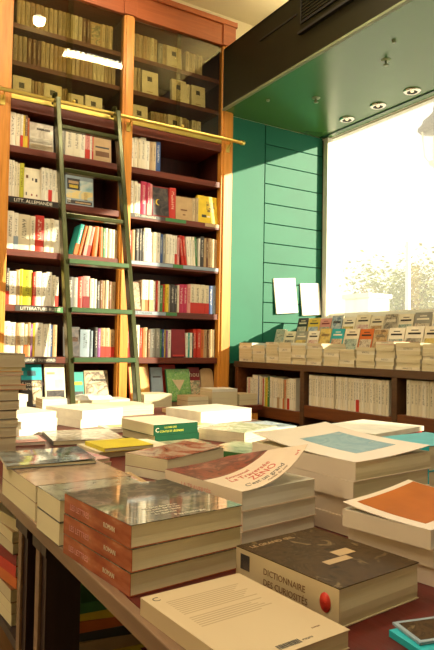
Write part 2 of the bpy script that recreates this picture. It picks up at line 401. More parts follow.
# ------------------------------------------------------------------ tall bookcase
LX = (.866, 1.602); RX = (1.684, 2.404)
bc = thing('tall_bookcase', 'tall orange wooden bookcase with mahogany shelves and glazed upper doors', 'bookcase')
def post(name, x0, x1, z0, z1, par):
    mb = MB(); mb.box(x0, x1, 3.905, 3.96, z0, z1); w = x1-x0
    mb.box(x0+w*.16, x1-w*.16, 3.893, 3.905, z0, z1)
    return obj(name, mb, M['oak'], par, bevel=.004)
for a, b in ((.755, .864), (1.604, 1.682), (2.406, 2.508)): post('post', a, b, .74, 3.40, bc)
for a, b in ((.775, .864), (1.604, 1.682), (2.406, 2.500)): box('partition', a+.012, b-.012, 3.962, 4.28, .74, 3.40, M['maho_v'], bc)
box('back_panel', .78, 2.50, 4.285, 4.31, .1, 3.42, M['maho_v'], bc)
SH = (2.360, 2.040, 1.712, 1.366, 1.042)
for X in (LX, RX):
    for z in SH: box('shelf', X[0]-.001, X[1]+.001, 3.915, 4.284, z-.042, z, M['maho'], bc, .002)
    for z in (3.155, 2.915): box('glazed_shelf', X[0]-.001, X[1]+.001, 3.955, 4.284, z-.03, z, M['maho'], bc)
    box('rail_board', X[0]-.001, X[1]+.001, 3.91, 4.284, 2.59, 2.65, M['maho'], bc)
    box('door_track', X[0]-.001, X[1]+.001, 3.905, 3.95, 2.652, 2.70, M['brass'], bc)
    mid = (X[0]+X[1])/2
    for j, (a, b, y) in enumerate(((X[0]+.002, mid+.02, 3.935), (mid-.02, X[1]-.002, 3.920))):
        dr = box('glass_door', a, b, y, y+.005, 2.70, 3.398, M['cabglass'], bc, label='sliding clear glass door')
    kb = obj('door_knob', MB().lathe([(.0005, 0), (.010, .002), (.012, .010), (.006, .016), (.005, .03)], 14), M['brass'], bc, loc=(mid+.03, 3.903, 2.72), rot=(-PI/2, 0, 0))
mb = MB(); mb.box(.755, 2.508, 3.9, 4.3, 3.402, 3.56); mb.box(.74, 2.522, 3.885, 4.3, 3.56, 3.60); mb.box(2.395, 2.508, 3.888, 3.9, 3.402, 3.56); mb.box(1.595, 1.69, 3.888, 3.9, 3.402, 3.56)
obj('cornice', mb, M['oak_h'], bc, bevel=.003)
# base cabinet with projecting counter
box('counter', .60, 2.53, 3.50, 4.284, .69, .725, M['maho'], bc, .003)
mb = MB(); mb.box(.62, 2.51, 3.53, 4.28, .08, .69); obj('base_carcass', mb, M['oak_h'], bc)
for i in range(4):
    a = .64+i*.468
    d_ = box('cabinet_door', a, a+.455, 3.512, 3.529, .12, .67, M['oak'], bc, .003)
    obj('door_knob', MB().lathe([(.0005, 0), (.012, .003), (.013, .012), (.006, .018), (.005, .03)], 14), M['brass'], d_, loc=(a+.41, 3.511, .42), rot=(-PI/2, 0, 0))
box('plinth', .64, 2.49, 3.56, 4.28, 0, .08, M['maho'], bc)
# brass ladder rail in front
rl = thing('ladder_rail', 'long brass rail running across the bookcase that carries the ladder', 'rail')
obj('rod', MB().tube([(.62, 3.84, 2.668), (2.54, 3.84, 2.668)], .0125, 14), M['brass'], rl)
obj('rod_end', MB().lathe([(.0005, -.02), (.016, -.018), (.019, 0), (.016, .018), (.0005, .02)], 16), M['brass'], rl, loc=(2.55, 3.84, 2.668), rot=(0, PI/2, 0))
for x in (.81, 1.643, 2.45):
    obj('bracket', MB().tube([(x, 3.84, 2.655), (x, 3.86, 2.63), (x, 3.888, 2.62)], .006, 8).box(x-.015, x+.015, 3.8855, 3.8925, 2.59, 2.65), M['brass'], rl)

# shelf-edge section labels
def strip(name, x0, x1, z, mat, label, txt=None, tmat=None, size=.024, hh=None):
    s = thing(name, label, 'shelf label', (x0, 3.914, z))
    hh = hh or (.036 if x0 < 1.6 else .024); size = min(size, hh*.85)
    box('strip', 0, x1-x0, -.0015, 0, -.003-hh, -.003, mat, s)
    if txt: text('lettering', txt, size, tmat, s, (.03, -.0017, -.003-hh*.5-size*.34), (PI/2, 0, 0))
    return s
strip('shelf_label', LX[0]+.003, 1.20, SH[1], solid('k'), 'black shelf label with white letters on the second shelf edge', 'LITT. ALLEMANDE', solid('w'), .030)
strip('shelf_label', LX[0]+.06, 1.17, SH[3], solid('K'), 'dark shelf label with white letters on the fourth shelf edge', 'LITTERATURE RUSSE', solid('w'), .028)
strip('shelf_label', LX[0]+.003, 1.19, SH[4], solid('K'), 'grey shelf label with white letters on the lowest shelf edge', "LITT. D'EUROPE DU NORD", solid('w'), .024)
strip('shelf_label', 1.172, 1.235, SH[3], solid('G'), 'short green shelf label right of the dark one', None)
strip('shelf_label', RX[0]+.003, 1.95, SH[1], solid('K'), 'dark shelf label with pale letters under the moon book', 'LITT. ESPAGNOLE', solid('c'), .024)
strip('shelf_label', 1.953, 2.12, SH[1], solid('G'), 'green shelf label beside the dark one under the tan book', None)
strip('shelf_label', 2.28, RX[1]-.003, SH[1], solid('n'), 'tan shelf label under the mustard book', None)
strip('shelf_label', RX[0]+.003, 2.02, SH[2], solid('U'), 'pale grey shelf label under the black spines', None)
strip('shelf_label', 2.023, 2.10, SH[2], solid('G'), 'small green shelf label on the third shelf edge', None)
strip('shelf_label', 2.103, RX[1]-.003, SH[2], solid('U'), 'long pale shelf label under the leaning red book', None)
strip('shelf_label', RX[0]+.003, 1.97, SH[3], solid('U'), 'pale grey shelf label with dark letters under the portrait cover', 'LITT. ITALIENNE', solid('k'), .022)
strip('shelf_label', 1.973, 2.06, SH[3], solid('G'), 'green shelf label beside the pale one on the fourth edge', None)

# ---- printed covers for face-out books
PH = dict(
 wave=photo('snowy_field', [(.75,.7,.58), (.5,.44,.33), (.85,.82,.7)], 9, .4),
 adv=photo('desert_scene', [(.62,.5,.2), (.7,.55,.22), (.45,.5,.42), (.75,.6,.3)], 14, .35),
 sky=photo('pale_sky', [(.25,.45,.5), (.55,.65,.62), (.7,.66,.5)], 10, .35),
 portrait=photo('old_portrait', [(.10,.08,.03), (.5,.42,.22), (.14,.11,.05), (.62,.55,.35)], 22, .4),
 dark=photo('dark_photo', [(.02,.02,.025), (.06,.05,.05), (.14,.11,.08)], 20, .35),
 fig=photo('dark_figure', [(.62,.54,.34), (.55,.46,.28), (.10,.06,.03), (.5,.42,.25)], 16, .4),
 leafy=photo('leaf_pattern', [(.04,.22,.03), (.30,.48,.14), (.05,.25,.04), (.6,.66,.4)], 60, .4),
 orange=photo('orange_painting', [(.6,.28,.03), (.68,.36,.04), (.3,.12,.03)], 13, .35),
 sepia=photo('sepia_photo', [(.022,.012,.005), (.085,.048,.018), (.045,.024,.009), (.24,.165,.075)], 22, .5, .0, 1.8, 4, .1),
 street=photo('dim_street_photo', [(.03,.028,.018), (.12,.10,.06), (.05,.06,.04), (.26,.22,.15), (.07,.04,.025)], 20, .3, 1.0, 2.2, 4, .5, .035),
 redface=photo('red_portrait', [(.06,.02,.012), (.30,.07,.04), (.10,.03,.018), (.46,.19,.12)], 20, .3, .2),
 seablue=photo('blue_landscape', [(.07,.20,.25), (.22,.36,.38), (.13,.28,.33), (.42,.44,.36)], 12, .4, 0, 1.0),
 glossy=photo('glossy_magazine', [(.02,.02,.018), (.10,.14,.15), (.30,.38,.40), (.06,.05,.03)], 10, .1, .7, 2.0),
 brownmag=photo('brown_magazine', [(.30,.20,.13), (.42,.30,.20), (.20,.11,.07)], 8, .2, .3),
 pinkmag=photo('pink_magazine', [(.75,.62,.55), (.62,.25,.30), (.78,.70,.6)], 11, .3),
 multi=photo('mixed_colours', [(.4,.2,.1), (.62,.5,.3), (.15,.2,.12), (.5,.16,.1)], 26, .35))
def rand_pic(i):
    key = 'pic%d' % (i % 9)
    if key not in PH:
        base = [((.05,.1,.12),(.5,.5,.4),(.1,.25,.3)), ((.4,.08,.05),(.7,.6,.4),(.2,.05,.03)), ((.04,.04,.04),(.3,.28,.22),(.6,.55,.42)),
                ((.10,.3,.28),(.5,.6,.5),(.05,.12,.1)), ((.6,.42,.05),(.75,.6,.2),(.3,.2,.05)), ((.35,.3,.22),(.7,.64,.5),(.15,.1,.06)),
                ((.3,.10,.10),(.65,.45,.4),(.75,.7,.6)), ((.06,.12,.25),(.4,.5,.6),(.7,.68,.6)), ((.12,.07,.03),(.45,.3,.14),(.65,.5,.3))][i % 9]
        PH[key] = photo('cover_print', list(base), 24+i, .38)
    return PH[key]

# ---- rows of books: ('code', width mm, height mm[, band[, lean deg]]), ('gap', mm), ('F', w, h, t, code, label, panels[, tilt])
def row(x0, z, items, where, group, y=3.932, d=.135, hjit=3, name='book', x1=None):
    x = x0; i = 0
    k_ = (x1-x0)*1000/sum(q[1] for q in items) if x1 else 1
    items = [(q[0], q[1]*k_, *q[2:]) if q[0] == 'gap' else ((q[0], q[1]*k_, q[2]*(1+(k_-1)*.6), *q[3:]) if q[0] == 'F' else (q[0], q[1]*k_, q[2]*1.06, *q[3:])) for q in items]
    for it in items:
        if it[0] == 'gap': x += it[1]/1000; continue
        if it[0] == 'F':
            w, h, t, code, lab, pan = it[1]/1000, it[2]/1000, it[3]/1000, it[4], it[5], it[6]
            faced(name, w-.001, h, t, code, (x+w/2, y+.004, z+.0006), 0, it[7] if len(it) > 7 else 6, lab, group, pan)
            x += w; i += 1; continue
        w = it[1]/1000; h = it[2]/1000 + R.uniform(-hjit, hjit)/1000
        band = it[3] if len(it) > 3 else None; ln = it[4] if len(it) > 4 else 0
        size = 'thin' if w < .017 else ('thick' if w > .034 else '')
        bt = band and band.isupper() and band in 'Q'
        lab = ' '.join(q for q in (size, PAL[it[0]][1], 'book') if q)
        if band: lab += ' with %s band' % PAL[band][1]
        if ln: lab += ' leaning'
        lab += ', %s from left, %s' % (ORD[i], where)
        zz = z+.0006
        if ln: zz += abs(math.sin(math.radians(ln)))*w/2
        upright(name, w-.0008, d+R.uniform(-.008, .008), h, it[0], (x+w/2, y+R.uniform(0, .012), zz), 0, lab, group, band, math.radians(ln))
        x += w/math.cos(math.radians(ln))+(.0006 if ln else 0); i += 1
def tl(z0, z1, code, x0=.12, x1=.88): return (x0, x1, z0, z1, solid(code), 'title_block')

row(.868, SH[0], [('w',34,205),('C',26,202,),('w',14,200,'r'),('y',11,196),('b',15,200,'y'),('o',12,190),
    ('F',142,172,22,'g','pale grey face-out book with a snowy picture on the first left shelf',[(.02,.98,.02,.98,PH['wave']),tl(.03,.2,'s',.03,.97),tl(.26,.46,'w',.03,.97),tl(.74,.82,'K',.3,.86)]),('gap',26),
    ('g',46,180),('C',48,176),('C',40,176),('w',34,176),('p',30,172,'r'),('w',12,168),('r',10,168),
    ('F',118,158,24,'n','tan face-out book standing beside the thin red spine, first left shelf',[tl(.2,.42,'b'),tl(.55,.62,'K')])], 'first left shelf', 'books on the first left shelf', x1=1.545)
row(.868, SH[1], [('w',18,218),('w',16,215),('C',18,212),('c',14,205),('l',26,212),
    ('F',100,195,25,'C','ivory face-out book with small dark marks on the second left shelf',[(.12,.25,.66,.76,solid('b'),'emblem'),(.48,.56,.60,.68,solid('K'),'emblem'),(.66,.8,.56,.68,solid('K'),'emblem'),(.1,.17,.1,.2,solid('K'),'emblem'),(.42,.5,.1,.16,solid('d'),'emblem'),(.72,.8,.1,.16,solid('d'),'emblem')]),
    ('w',20,205),('w',26,203),('w',22,200,'r'),('w',20,198),('C',18,198),('gap',48),
    ('F',178,192,24,'U','blue and sand adventure cover standing face out on the second left shelf',[(.02,.98,.22,.5,PH['adv']),(.5,.98,.5,.86,PH['sky'],'sky_picture'),(.05,.52,.52,.9,solid('k'),'title_block'),(.10,.46,.72,.82,solid('n'),'title_line'),(.12,.44,.58,.68,solid('y'),'title_line'),(.04,.95,.04,.16,solid('K'),'title_strip'),(.34,.9,.07,.12,solid('n'),'title_line'),(.05,.18,.06,.19,solid('w'),'publisher_mark'),(.66,.78,.2,.46,PH['redface'],'figure')])], 'second left shelf', 'books on the second left shelf', x1=1.425)
row(.868, SH[2], [('w',34,225),('w',22,218,'U'),('c',56,215),('C',26,212),('r',46,222),('C',28,208),('c',22,206),('w',32,205),('C',20,200),('gap',54),
    ('t',22,200,'o',13),('o',14,195,None,13),('gap',12),('h',18,196,'p',11),('p',16,192,'r',11),('gap',16),('o',26,196,None,5),('gap',12),('o',18,192),('G',16,190),('w',14,190),('c',20,188),('C',18,186),('s',15,184)], 'third left shelf', 'books on the third left shelf', x1=1.598)
row(.868, SH[3], [('K',20,215,'r'),('w',36,198),('n',20,205),('y',16,214),('l',52,212),('r',18,200),('w',30,208),('w',26,196),('w',30,205),('C',22,190),('w',18,180,'r'),('gap',50),
    ('K',34,190),('g',28,186),('r',30,195,),('p',40,198,'d'),('C',24,186),('w',14,184),('K',22,176),('b',18,180),('n',16,178),('c',18,184),('b',22,180,),('n',22,175)], 'fourth left shelf', 'books on the fourth left shelf', x1=1.598)
row(.868, SH[4], [('w',32,205),('w',34,200),('n',24,196,),('C',22,198),('c',18,190,'o'),('n',16,200),('v',14,196),('y',13,198),('w',42,200),('w',26,195),('c',20,196),('u',12,190),('n',24,192),('gap',40),
    ('F',100,182,24,'K','dark brown face-out book on the lowest left shelf',[(.06,.94,.06,.94,PH['dark']),tl(.5,.66,'b')]),
    ('U',62,172),('U',14,165),('gap',12),('K',20,184),('v',18,180),('n',30,182,'r'),('h',26,184,'r'),('n',34,178,'r')], 'lowest left shelf', 'books on the lowest left shelf', x1=1.6)
# right bay
row(1.687, SH[0], [('w',22,200),('gap',2),('C',28,205),('c',22,200),('C',40,212),('w',30,195),('n',24,196),('h',26,200),('u',36,205)], 'first right shelf', 'books on the first right shelf')
row(1.687, SH[1], [('w',26,215),('C',24,212),('w',22,205),('m',40,225),('m',22,220,'p'),('p',18,215,),
    ('F',118,205,22,'d','dark red face-out book with a yellow crescent moon',[(.04,.96,.04,.96,PH['dark'])]),('r',46,215),
    ('F',120,160,20,'n','plain tan face-out book beside the thick red spine',[tl(.4,.46,'b',.3,.7),tl(.2,.25,'b',.42,.58)]),('gap',2),('h',22,168),('s',20,172),
    ('F',146,190,30,'y','mustard yellow face-out book with small dark figures',[(.45,.86,.42,.8,photo('figures',[(.72,.5,.05),(.7,.48,.05),(.05,.04,.03),(.72,.5,.05)],42,.4)),tl(.20,.30,'K',.18,.42),tl(.22,.27,'w',.46,.62)])], 'second right shelf', 'books on the second right shelf', x1=2.402)
row(1.687, SH[2], [('r',22,196),('n',22,205),('k',30,212),('k',20,215),('K',14,200),('C',46,222),('w',20,198),('C',24,205),('w',28,200),('u',24,198),('g',18,194),('C',22,200),('w',26,203),('w',22,200),('w',18,196,'r'),('p',16,190),('gap',22),
    ('r',22,206,None,-7),('r',18,204,None,-7),('w',22,200,None,-5),('w',20,204,None,-5),('C',22,204,None,-4),('G',14,202,None,-4),('gap',3),('w',14,200),('gap',3),('K',28,212),('n',18,204),('b',20,206),('n',24,205),('s',24,204),('n',24,202)], 'third right shelf', 'books on the third right shelf', x1=2.4)
row(1.687, SH[3], [('F',104,200,24,'b','face-out book with an old brown portrait photograph',[(.04,.96,.04,.96,PH['portrait'])]),
    ('w',24,205,'n'),('w',34,208,'o'),('w',30,208,'n'),('w',22,200),('gap',3),('r',14,208),('C',15,205),('G',28,180),('r',14,186),('y',28,188),('g',14,184),('K',30,190),('K',26,186),('C',16,190),('m',36,196,),('m',32,194),('p',26,196),('c',42,200,'r'),('c',42,202,'r'),('c',40,200,'r'),('c',34,198,'r'),('u',36,200),('U',26,200)], 'fourth right shelf', 'books on the fourth right shelf', x1=2.402)
row(1.687, SH[4], [('r',16,190),('d',16,188),('c',30,208),('C',34,210),('r',20,190),('o',12,188),('n',26,196),('b',20,185),('g',42,188),('g',34,190),('G',14,182),('u',16,186),('y',14,188),('v',14,182),('w',28,188),('gap',3),
    ('F',112,198,30,'d','large plain dark red book standing face out on the lowest right shelf',[tl(.03,.08,'r',.1,.9)]),('w',18,168),('t',16,170),('w',18,172),('K',10,166),('r',30,196),('r',32,198),('o',26,192),('n',30,196),('b',14,190),('n',26,196),('s',20,194)], 'lowest right shelf', 'books on the lowest right shelf', x1=2.395)
# crescent moon on the dark red cover
mb = MB(); n = 18
for i in range(n):
    a0 = -1.9+3.8*i/n+PI; a1 = -1.9+3.8*(i+1)/n+PI
    o_ = lambda a: (.022*math.cos(a), 0, .022*math.sin(a))
    i_ = lambda a: (.006+.018*math.cos(a)*(1), 0, .0195*math.sin(a))
    mb.quad(o_(a0), i_(a0), i_(a1), o_(a1))
for o in list(C.objects):
    if o.get('label', '').endswith('crescent moon'): obj('crescent_moon', mb, solid('y'), o, (-.018, -.0009, .105))

# face-out books leaning at the back of the counter
CZ = .7256
def counter_face(x, w, h, code, tilt, lab, pan, y=3.93, t=.02, lean=0):
    return faced('book', w, h, t, code, (x, y, CZ), 0, tilt, lab, 'face-out books on the bookcase counter', pan, lean=lean)
b_ = counter_face(1.055, .135, .27, 'K', 14, 'dark book with cyan top and white lettering behind the white stack', [(.02,.98,.62,.99,solid('T'),'cyan_panel'),(.3,.7,.72,.84,solid('U'),'title_block'),(.5,.95,.05,.6,PH['fig'])])
text('title_lettering', 'Littéra', .036, solid('w'), b_, (-.06, -.0008, .130), (PI/2, 0, 0)); text('title_lettering', 'européen', .030, solid('w'), b_, (-.06, -.0008, .102), (PI/2, 0, 0))
counter_face(1.205, .13, .27, 'C', 14, 'ivory book with a dark picture below, left of the ladder rail', [(.05,.95,.04,.36,PH['dark']),(.1,.5,.75,.8,solid('n'),'title_block'),(.5,.9,.42,.62,solid('c'),'picture_frame')])
counter_face(1.345, .10, .215, 't', 12, 'teal book with yellow lettering behind the ladder', [(.1,.9,.6,.7,solid('l'),'title_block'),(.05,.95,.05,.4,PH['dark'])])
counter_face(1.485, .165, .225, 's', 13, 'buff book with a dark silhouette, right of the teal one', [(.03,.97,.03,.97,PH['fig']),(.3,.9,.68,.74,solid('K'),'title_block')])
counter_face(1.80, .15, .275, 'o', 13, 'orange painted cover leaning at the foot of the middle post', [(.03,.97,.03,.97,PH['orange'])])
counter_face(1.935, .09, .245, 'U', 12, 'narrow pale blue-grey book between orange and leaf pattern covers', [(.15,.85,.7,.74,solid('K'),'title_block')])
b_ = counter_face(2.095, .19, .235, 'G', 14, 'green leaf patterned cover with a pale triangle', [(.02,.98,.02,.98,PH['leafy'])], y=3.90)
mb = MB(); mb.v = [(-.05, -.0009, .155), (.05, -.0009, .155), (0, -.0009, .075), (-.05, -.0003, .155), (.05, -.0003, .155), (0, -.0003, .075)]; mb.f = [(0, 2, 1), (3, 4, 5), (0, 1, 4, 3), (1, 2, 5, 4), (2, 0, 3, 5)]; mb.m = [0]*5; mb.sm = [False]*5
obj('triangle', mb, solid('h'), b_)
counter_face(2.04, .13, .262, 'r', 9, 'red cover peeping above the green leaf pattern', [], y=3.975, t=.015)
b_ = counter_face(2.242, .095, .245, 'd', 13, 'dark red brown cover with big pale letters beside the leaf pattern', [(.03,.97,.03,.6,PH['multi'])])
text('title_lettering', 'hou', .055, solid('c'), b_, (-.042, -.0008, .175), (PI/2, 0, 0))
# rounded-corner tan case
r_ = thing('book', 'brown rounded-corner album at the right end of the counter', 'book', (2.346, 3.925, CZ+.0075), (-math.radians(12), 0, 0), 'face-out books on the bookcase counter')
def rounded(w, h, t, r):
    mb = MB(); pts = []
    for cx, cz, a0 in ((w/2-r, h-r, 0), (-w/2+r, h-r, PI/2), (-w/2+.003, .003, PI), (w/2-.003, .003, 1.5*PI)):
        rr = r if cz > .01 else .003
        for i in range(6): a = a0+PI/2*i/5; pts.append((cx+rr*math.cos(a), cz+rr*math.sin(a)))
    n = len(pts); mb.v = [(x, 0, z) for x, z in pts]+[(x, t, z) for x, z in pts]
    mb.f = [tuple(range(n)), tuple(range(2*n-1, n-1, -1))]+[((i+1) % n, i, i+n, (i+1) % n+n) for i in range(n)]; mb.m = [0]*len(mb.f); mb.sm = [False]*len(mb.f); return mb
obj('front_cover', rounded(.108, .235, .004, .035), solid('n'), r_, bevel=.001); obj('page_block', rounded(.100, .229, .016, .03), M['pages'], r_, (0, .0042, .002)); obj('back_cover', rounded(.108, .235, .004, .035), solid('n'), r_, (0, .0204, 0))

# ---- glazed shelves: boxed pocket books
def glazed(x0, z, items, where, group):
    x = x0; i = 0
    for it in items:
        if it[0] == 'gap': x += it[1]/1000; continue
        if it[0] == 'F':
            w = it[1]/1000
            faced('boxed_book', w-.001, it[2]/1000, .03, it[3], (x+w/2, 3.985, z+.0006), 0, 4, '%s boxed book face out behind glass, %s from left, %s' % (PAL[it[3]][1], ORD[i], where), group,
                  [(.33,.62,.58,.78,solid('K'),'emblem'),(.3,.66,.12,.16,solid('s'),'title_block')] if len(it) < 5 else [(.1,.9,.1,.9,it[4])])
        else:
            w = it[1]/1000; h = it[2]/1000+R.uniform(-2, 2)/1000
            upright('boxed_book', w-.004, .11, h, it[0], (x+w/2, 3.985+R.uniform(0, .01), z+.0006), 0, '%s pocket book behind glass, %s from left, %s' % (PAL[it[0]][1], ORD[i], where), group)
        x += w; i += 1
def mix(n, w, h, codes): return [(codes[(j*7+j//3) % len(codes)], w+R.choice((-3, 0, 0, 2)), h) for j in range(n)]
glazed(.90, 3.155, mix(17, 29, 180, 'hnhscbs')+[('F',80,175,'n',PH['multi'])]+mix(3, 29, 180, 'hsh'), 'left top shelf', 'pocket books on the left top glazed shelf')
glazed(.885, 2.915, mix(24, 29, 182, 'sbhnhnc'), 'left middle shelf', 'pocket books on the left middle glazed shelf')
glazed(.89, 2.7006-.05, [('F',118,185,'C')]+mix(4, 22, 175, 'snh')+[('F',118,180,'C')]+mix(2, 20, 170, 'sn')+[('gap',8),('F',104,150,'C'),('gap',12),('F',122,165,'w')], 'left bottom shelf', 'pocket books on the left bottom glazed shelf')
glazed(1.70, 3.155, mix(7, 28, 185, 'cnh')+[('gap',4)]+mix(2, 38, 165, 'gs')+[('F',120,170,'C'),('gap',34)]+mix(5, 30, 165, 'hsh')+[('gap',4)], 'right top shelf', 'pocket books on the right top glazed shelf')
glazed(1.70, 2.915, mix(3, 24, 180, 'chs')+[('gap',12),('F',128,178,'C'),('gap',110),('F',120,172,'C'),('C',34,160),('gap',12),('F',118,165,'C')], 'right middle shelf', 'pocket books on the right middle glazed shelf')
glazed(1.70, 2.6506, [('gap',6),('F',128,180,'C'),('gap',24)]+mix(5, 26, 160, 'snh')+[('gap',14),('F',120,165,'C'),('s',36,165),('s',22,160),('gap',20),('C',44,165),('C',38,165)], 'right bottom shelf', 'pocket books on the right bottom glazed shelf')

# ------------------------------------------------------------------ library ladder
def LP(z): return 3.79-(2.69-z)*.2300
ld = thing('library_ladder', 'green metal library ladder leaning against the brass rail of the bookcase', 'ladder', (1.314, LP(0), 0))
lx = 1.314; ly = LP(0)
ang = math.atan(.2300)
for sx in (-1, 1):
    L = 2.66/math.cos(ang)
    mb = MB(); n = 2
    rr = obj('side_rail', MB().box(-.015, .015, -.030, .030, .012, L), M['ladder'], ld, (sx*.2, 0, 0), (-ang, 0, 0), .004)
    obj('rubber_foot', MB().box(-.016, .016, -.036, .036, -.0, .04), M['black'], rr, bevel=.004)
    obj('rail_hook', MB().tube([(0, 0, L-.02), (0, .012, L+.045), (0, .045, L+.062), (0, .075, L+.045), (0, .080, L+.01)], .010, 8), M['ladder'], rr)
for i in range(9):
    z = 2.47-.2865*i
    if i < 3: o = obj('rung', MB().box(-.188, .188, -.022, .022, -.014, .014), M['ladder'], ld, (0, LP(z)-ly, z), (0, 0, 0), .005)
    else:
        o = obj('tread', MB().box(-.188, .188, -.05, .04, -.014, .014), M['tread'], ld, (0, LP(z)-ly, z), (0, 0, 0), .003)

# ------------------------------------------------------------------ low bookcase below the window
lb = thing('low_bookcase', 'long low walnut bookcase below the shop window', 'bookcase')
Y0, Y1 = 1.2, 3.94
box('top_board', 2.57, 3.40, Y0, Y1, .975, 1.018, M['walnut_grey'], lb, .003)
DIV = (3.905, 3.13, 2.35, 1.57)
for i, y in enumerate(DIV): box('divider', 2.572, 3.0, y-.019, y+.019, .06, .975, M['walnut_grey'] if i else M['walnut'], lb, .002)
SZ = (.708, .758, .778)
for i in range(3):
    z = SZ[i]
    box('shelf', 2.576, 3.0, DIV[i+1]+.0195, DIV[i]-.0195, z-.075, z, M['walnut'], lb, .002)
    box('bottom_shelf', 2.576, 3.0, DIV[i+1]+.0195, DIV[i]-.0195, .30, .33, M['walnut'], lb, .002)
box('back_panel', 3.0, 3.02, Y0, Y1, .06, .975, M['maho_v'], lb)
box('plinth', 2.60, 3.0, Y0, Y1, 0, .06, M['maho'], lb)
mb = MB(); mb.box(2.80, 3.02, Y0, Y1-.01, 1.0185, 1.075); mb.box(3.02, 3.30, Y0, Y1-.01, 1.0185, 1.175)
obj('display_step', mb, M['walnut'], lb)

def lowrow(y0, z, items, where, group, d=.14):
    y = y0
    for i, it in enumerate(items):
        if it[0] == 'gap': y -= it[1]/1000; continue
        w = it[1]/1000; h = it[2]/1000+R.uniform(-1.5, 1.5)/1000; band = it[3] if len(it) > 3 else None
        lab = PAL[it[0]][1]+' paperback'
        if band: lab += ' with %s band' % PAL[band][1]
        upright('paperback', w-.0008, d, h, it[0], (2.592+R.uniform(0, .004), y-w/2, z+.0006), -PI/2, '%s, %s spine %s' % (lab, ORD[i], where), group, band)
        y -= w
lowrow(3.80, SZ[0], [('C',24,195),('p',14,190),('C',22,196),('w',14,190,'r'),('w',24,215),('w',26,212),('w',24,210),('u',12,214),('w',22,212),('c',22,205),('r',11,195),('C',16,206),('l',13,204),('y',16,200),('G',26,214),('w',26,212),('C',22,208),('w',24,204),('w',18,206),('C',22,205,'n'),('c',18,202),('C',24,206),('n',16,200,'o'),('o',16,200,'n'),('c',18,206),('C',20,208,'r'),('w',24,212),('w',22,208),('C',22,212)], 'from the siding, low bookcase', 'paperbacks in the low bookcase nearest the siding')
its = []
for j in range(30): its.append(('C' if j % 3 else 'w', 22+R.choice((-3, 0, 3)), 196))
its.insert(11, ('gap', 14)); its[20] = ('w', 24, 196, 'r')
its.insert(17, ('gap', 3))
lowrow(3.09, SZ[1], its, 'in the middle bay of the low bookcase', 'paperbacks in the low bookcase middle bay')
its = []
for j in range(28): its.append(('C' if j % 4 else 'w', 24+R.choice((-3, 0, 3)), 188))
lowrow(2.285, SZ[2], its, 'in the end bay of the low bookcase', 'paperbacks in the low bookcase end bay')
for bi, (ys, n_) in enumerate(((3.84, 26), (3.07, 26), (2.29, 8))):
    its = [(R.choice('wCcwnCwgr'), R.randint(19, 30), R.randint(185, 220)) for _ in range(n_)]
    lowrow(ys, .33, its, 'on the bottom shelf, %s' % ('bay nearest the siding', 'middle bay', 'end bay')[bi], 'paperbacks on the bottom shelf of the low bookcase')

# stacks lying along the front of its top
stacks = [(3.80,.17,7),(3.63,.15,6),(3.47,.14,7),(3.325,.14,7),(3.175,.145,6),(3.02,.15,7),(2.865,.14,5),(2.725,.135,5),(2.575,.15,6),(2.425,.14,8),(2.262,.17,7),(2.09,.16,7),(1.92,.15,7)]
for si, (yc, w, n) in enumerate(stacks):
    z = 1.0186
    for j in range(n):
        t = R.choice((.017, .02, .022))
        top = j == n-1
        code = ('w', 'T', 'w', 'C', 'w', 'p', 'C', 'w', 'n', 'r', 'C', 'w', 'C')[si]
        nm = ORD[si]
        lab = '%s paperback %s of the %s stack along the low bookcase top' % ('cream' if not top else PAL[code][1], 'at the top' if top else ORD[j]+' from the bottom', nm)
        flat('paperback', w-.006, .20, t, code if top else R.choice('CwcC'), (2.68+R.uniform(-.004, .004), yc+R.uniform(-.003, .003), z), -PI/2+R.uniform(-.03, .03), lab, 'stacked paperbacks on the low bookcase', side='F', pmat='pages' if (j+si) % 3 else 'pages_w', spine=M['pages'] if (j*3+si) % 5 else cover_mat('C'), ct=.0008)
        z += t+.0004
# two tiers of face-out books
tc = 'wnCkwCTwyCgCwpCwoCK'
for tier, (x, z, hh, n) in enumerate(((2.86, 1.0756, .185, 15), (3.08, 1.1756, .185, 15))):
    y = 3.85
    for j in range(n):
        w = (.115, .125, .135, .12)[(j+tier) % 4]
        code = tc[(j*5+tier*3) % len(tc)]
        h = hh+R.uniform(-.012, .008)
        word = PAL[code][1]
        pan = [(.08,.92,.10,.62,rand_pic(j*2+tier*5)),(.15,.85,.74,.80,solid(PAL[code][2]),'title_block'),(.3,.7,.86,.89,solid(PAL[code][2]),'author_block')] if (j+tier) % 4 else [(.02,.98,.02,.98,rand_pic(j+tier*4)),(.15,.85,.7,.8,solid(code),'title_block')]
        faced('display_book', w, h, .02, code, (x, y-w/2, z), -PI/2, 14, '%s cover %s from the siding on the %s row of the window display' % (word, ORD[j], ('front', 'back')[tier]), 'face-out books below the window', pan)
        y -= w+.006
# two white signs on the green boards
for (x, z, rot, w, h, lab) in ((3.07, 1.402, 5, .22, .285, 'blank white board hung on the green siding, farther from the window'), (3.325, 1.398, 4, .20, .265, 'blank white board hung on the green siding, next to the window')):
    s = thing('wall_sign', lab, 'sign', (x, 3.925, z), (math.radians(-3), math.radians(-rot), 0))
    box('board', -w/2, w/2, 0, .012, 0, h, M['whitepaint'], s, .002); box('cord', -.01, .01, .012, .0145, h*.5, h*.9, M['black'], s)

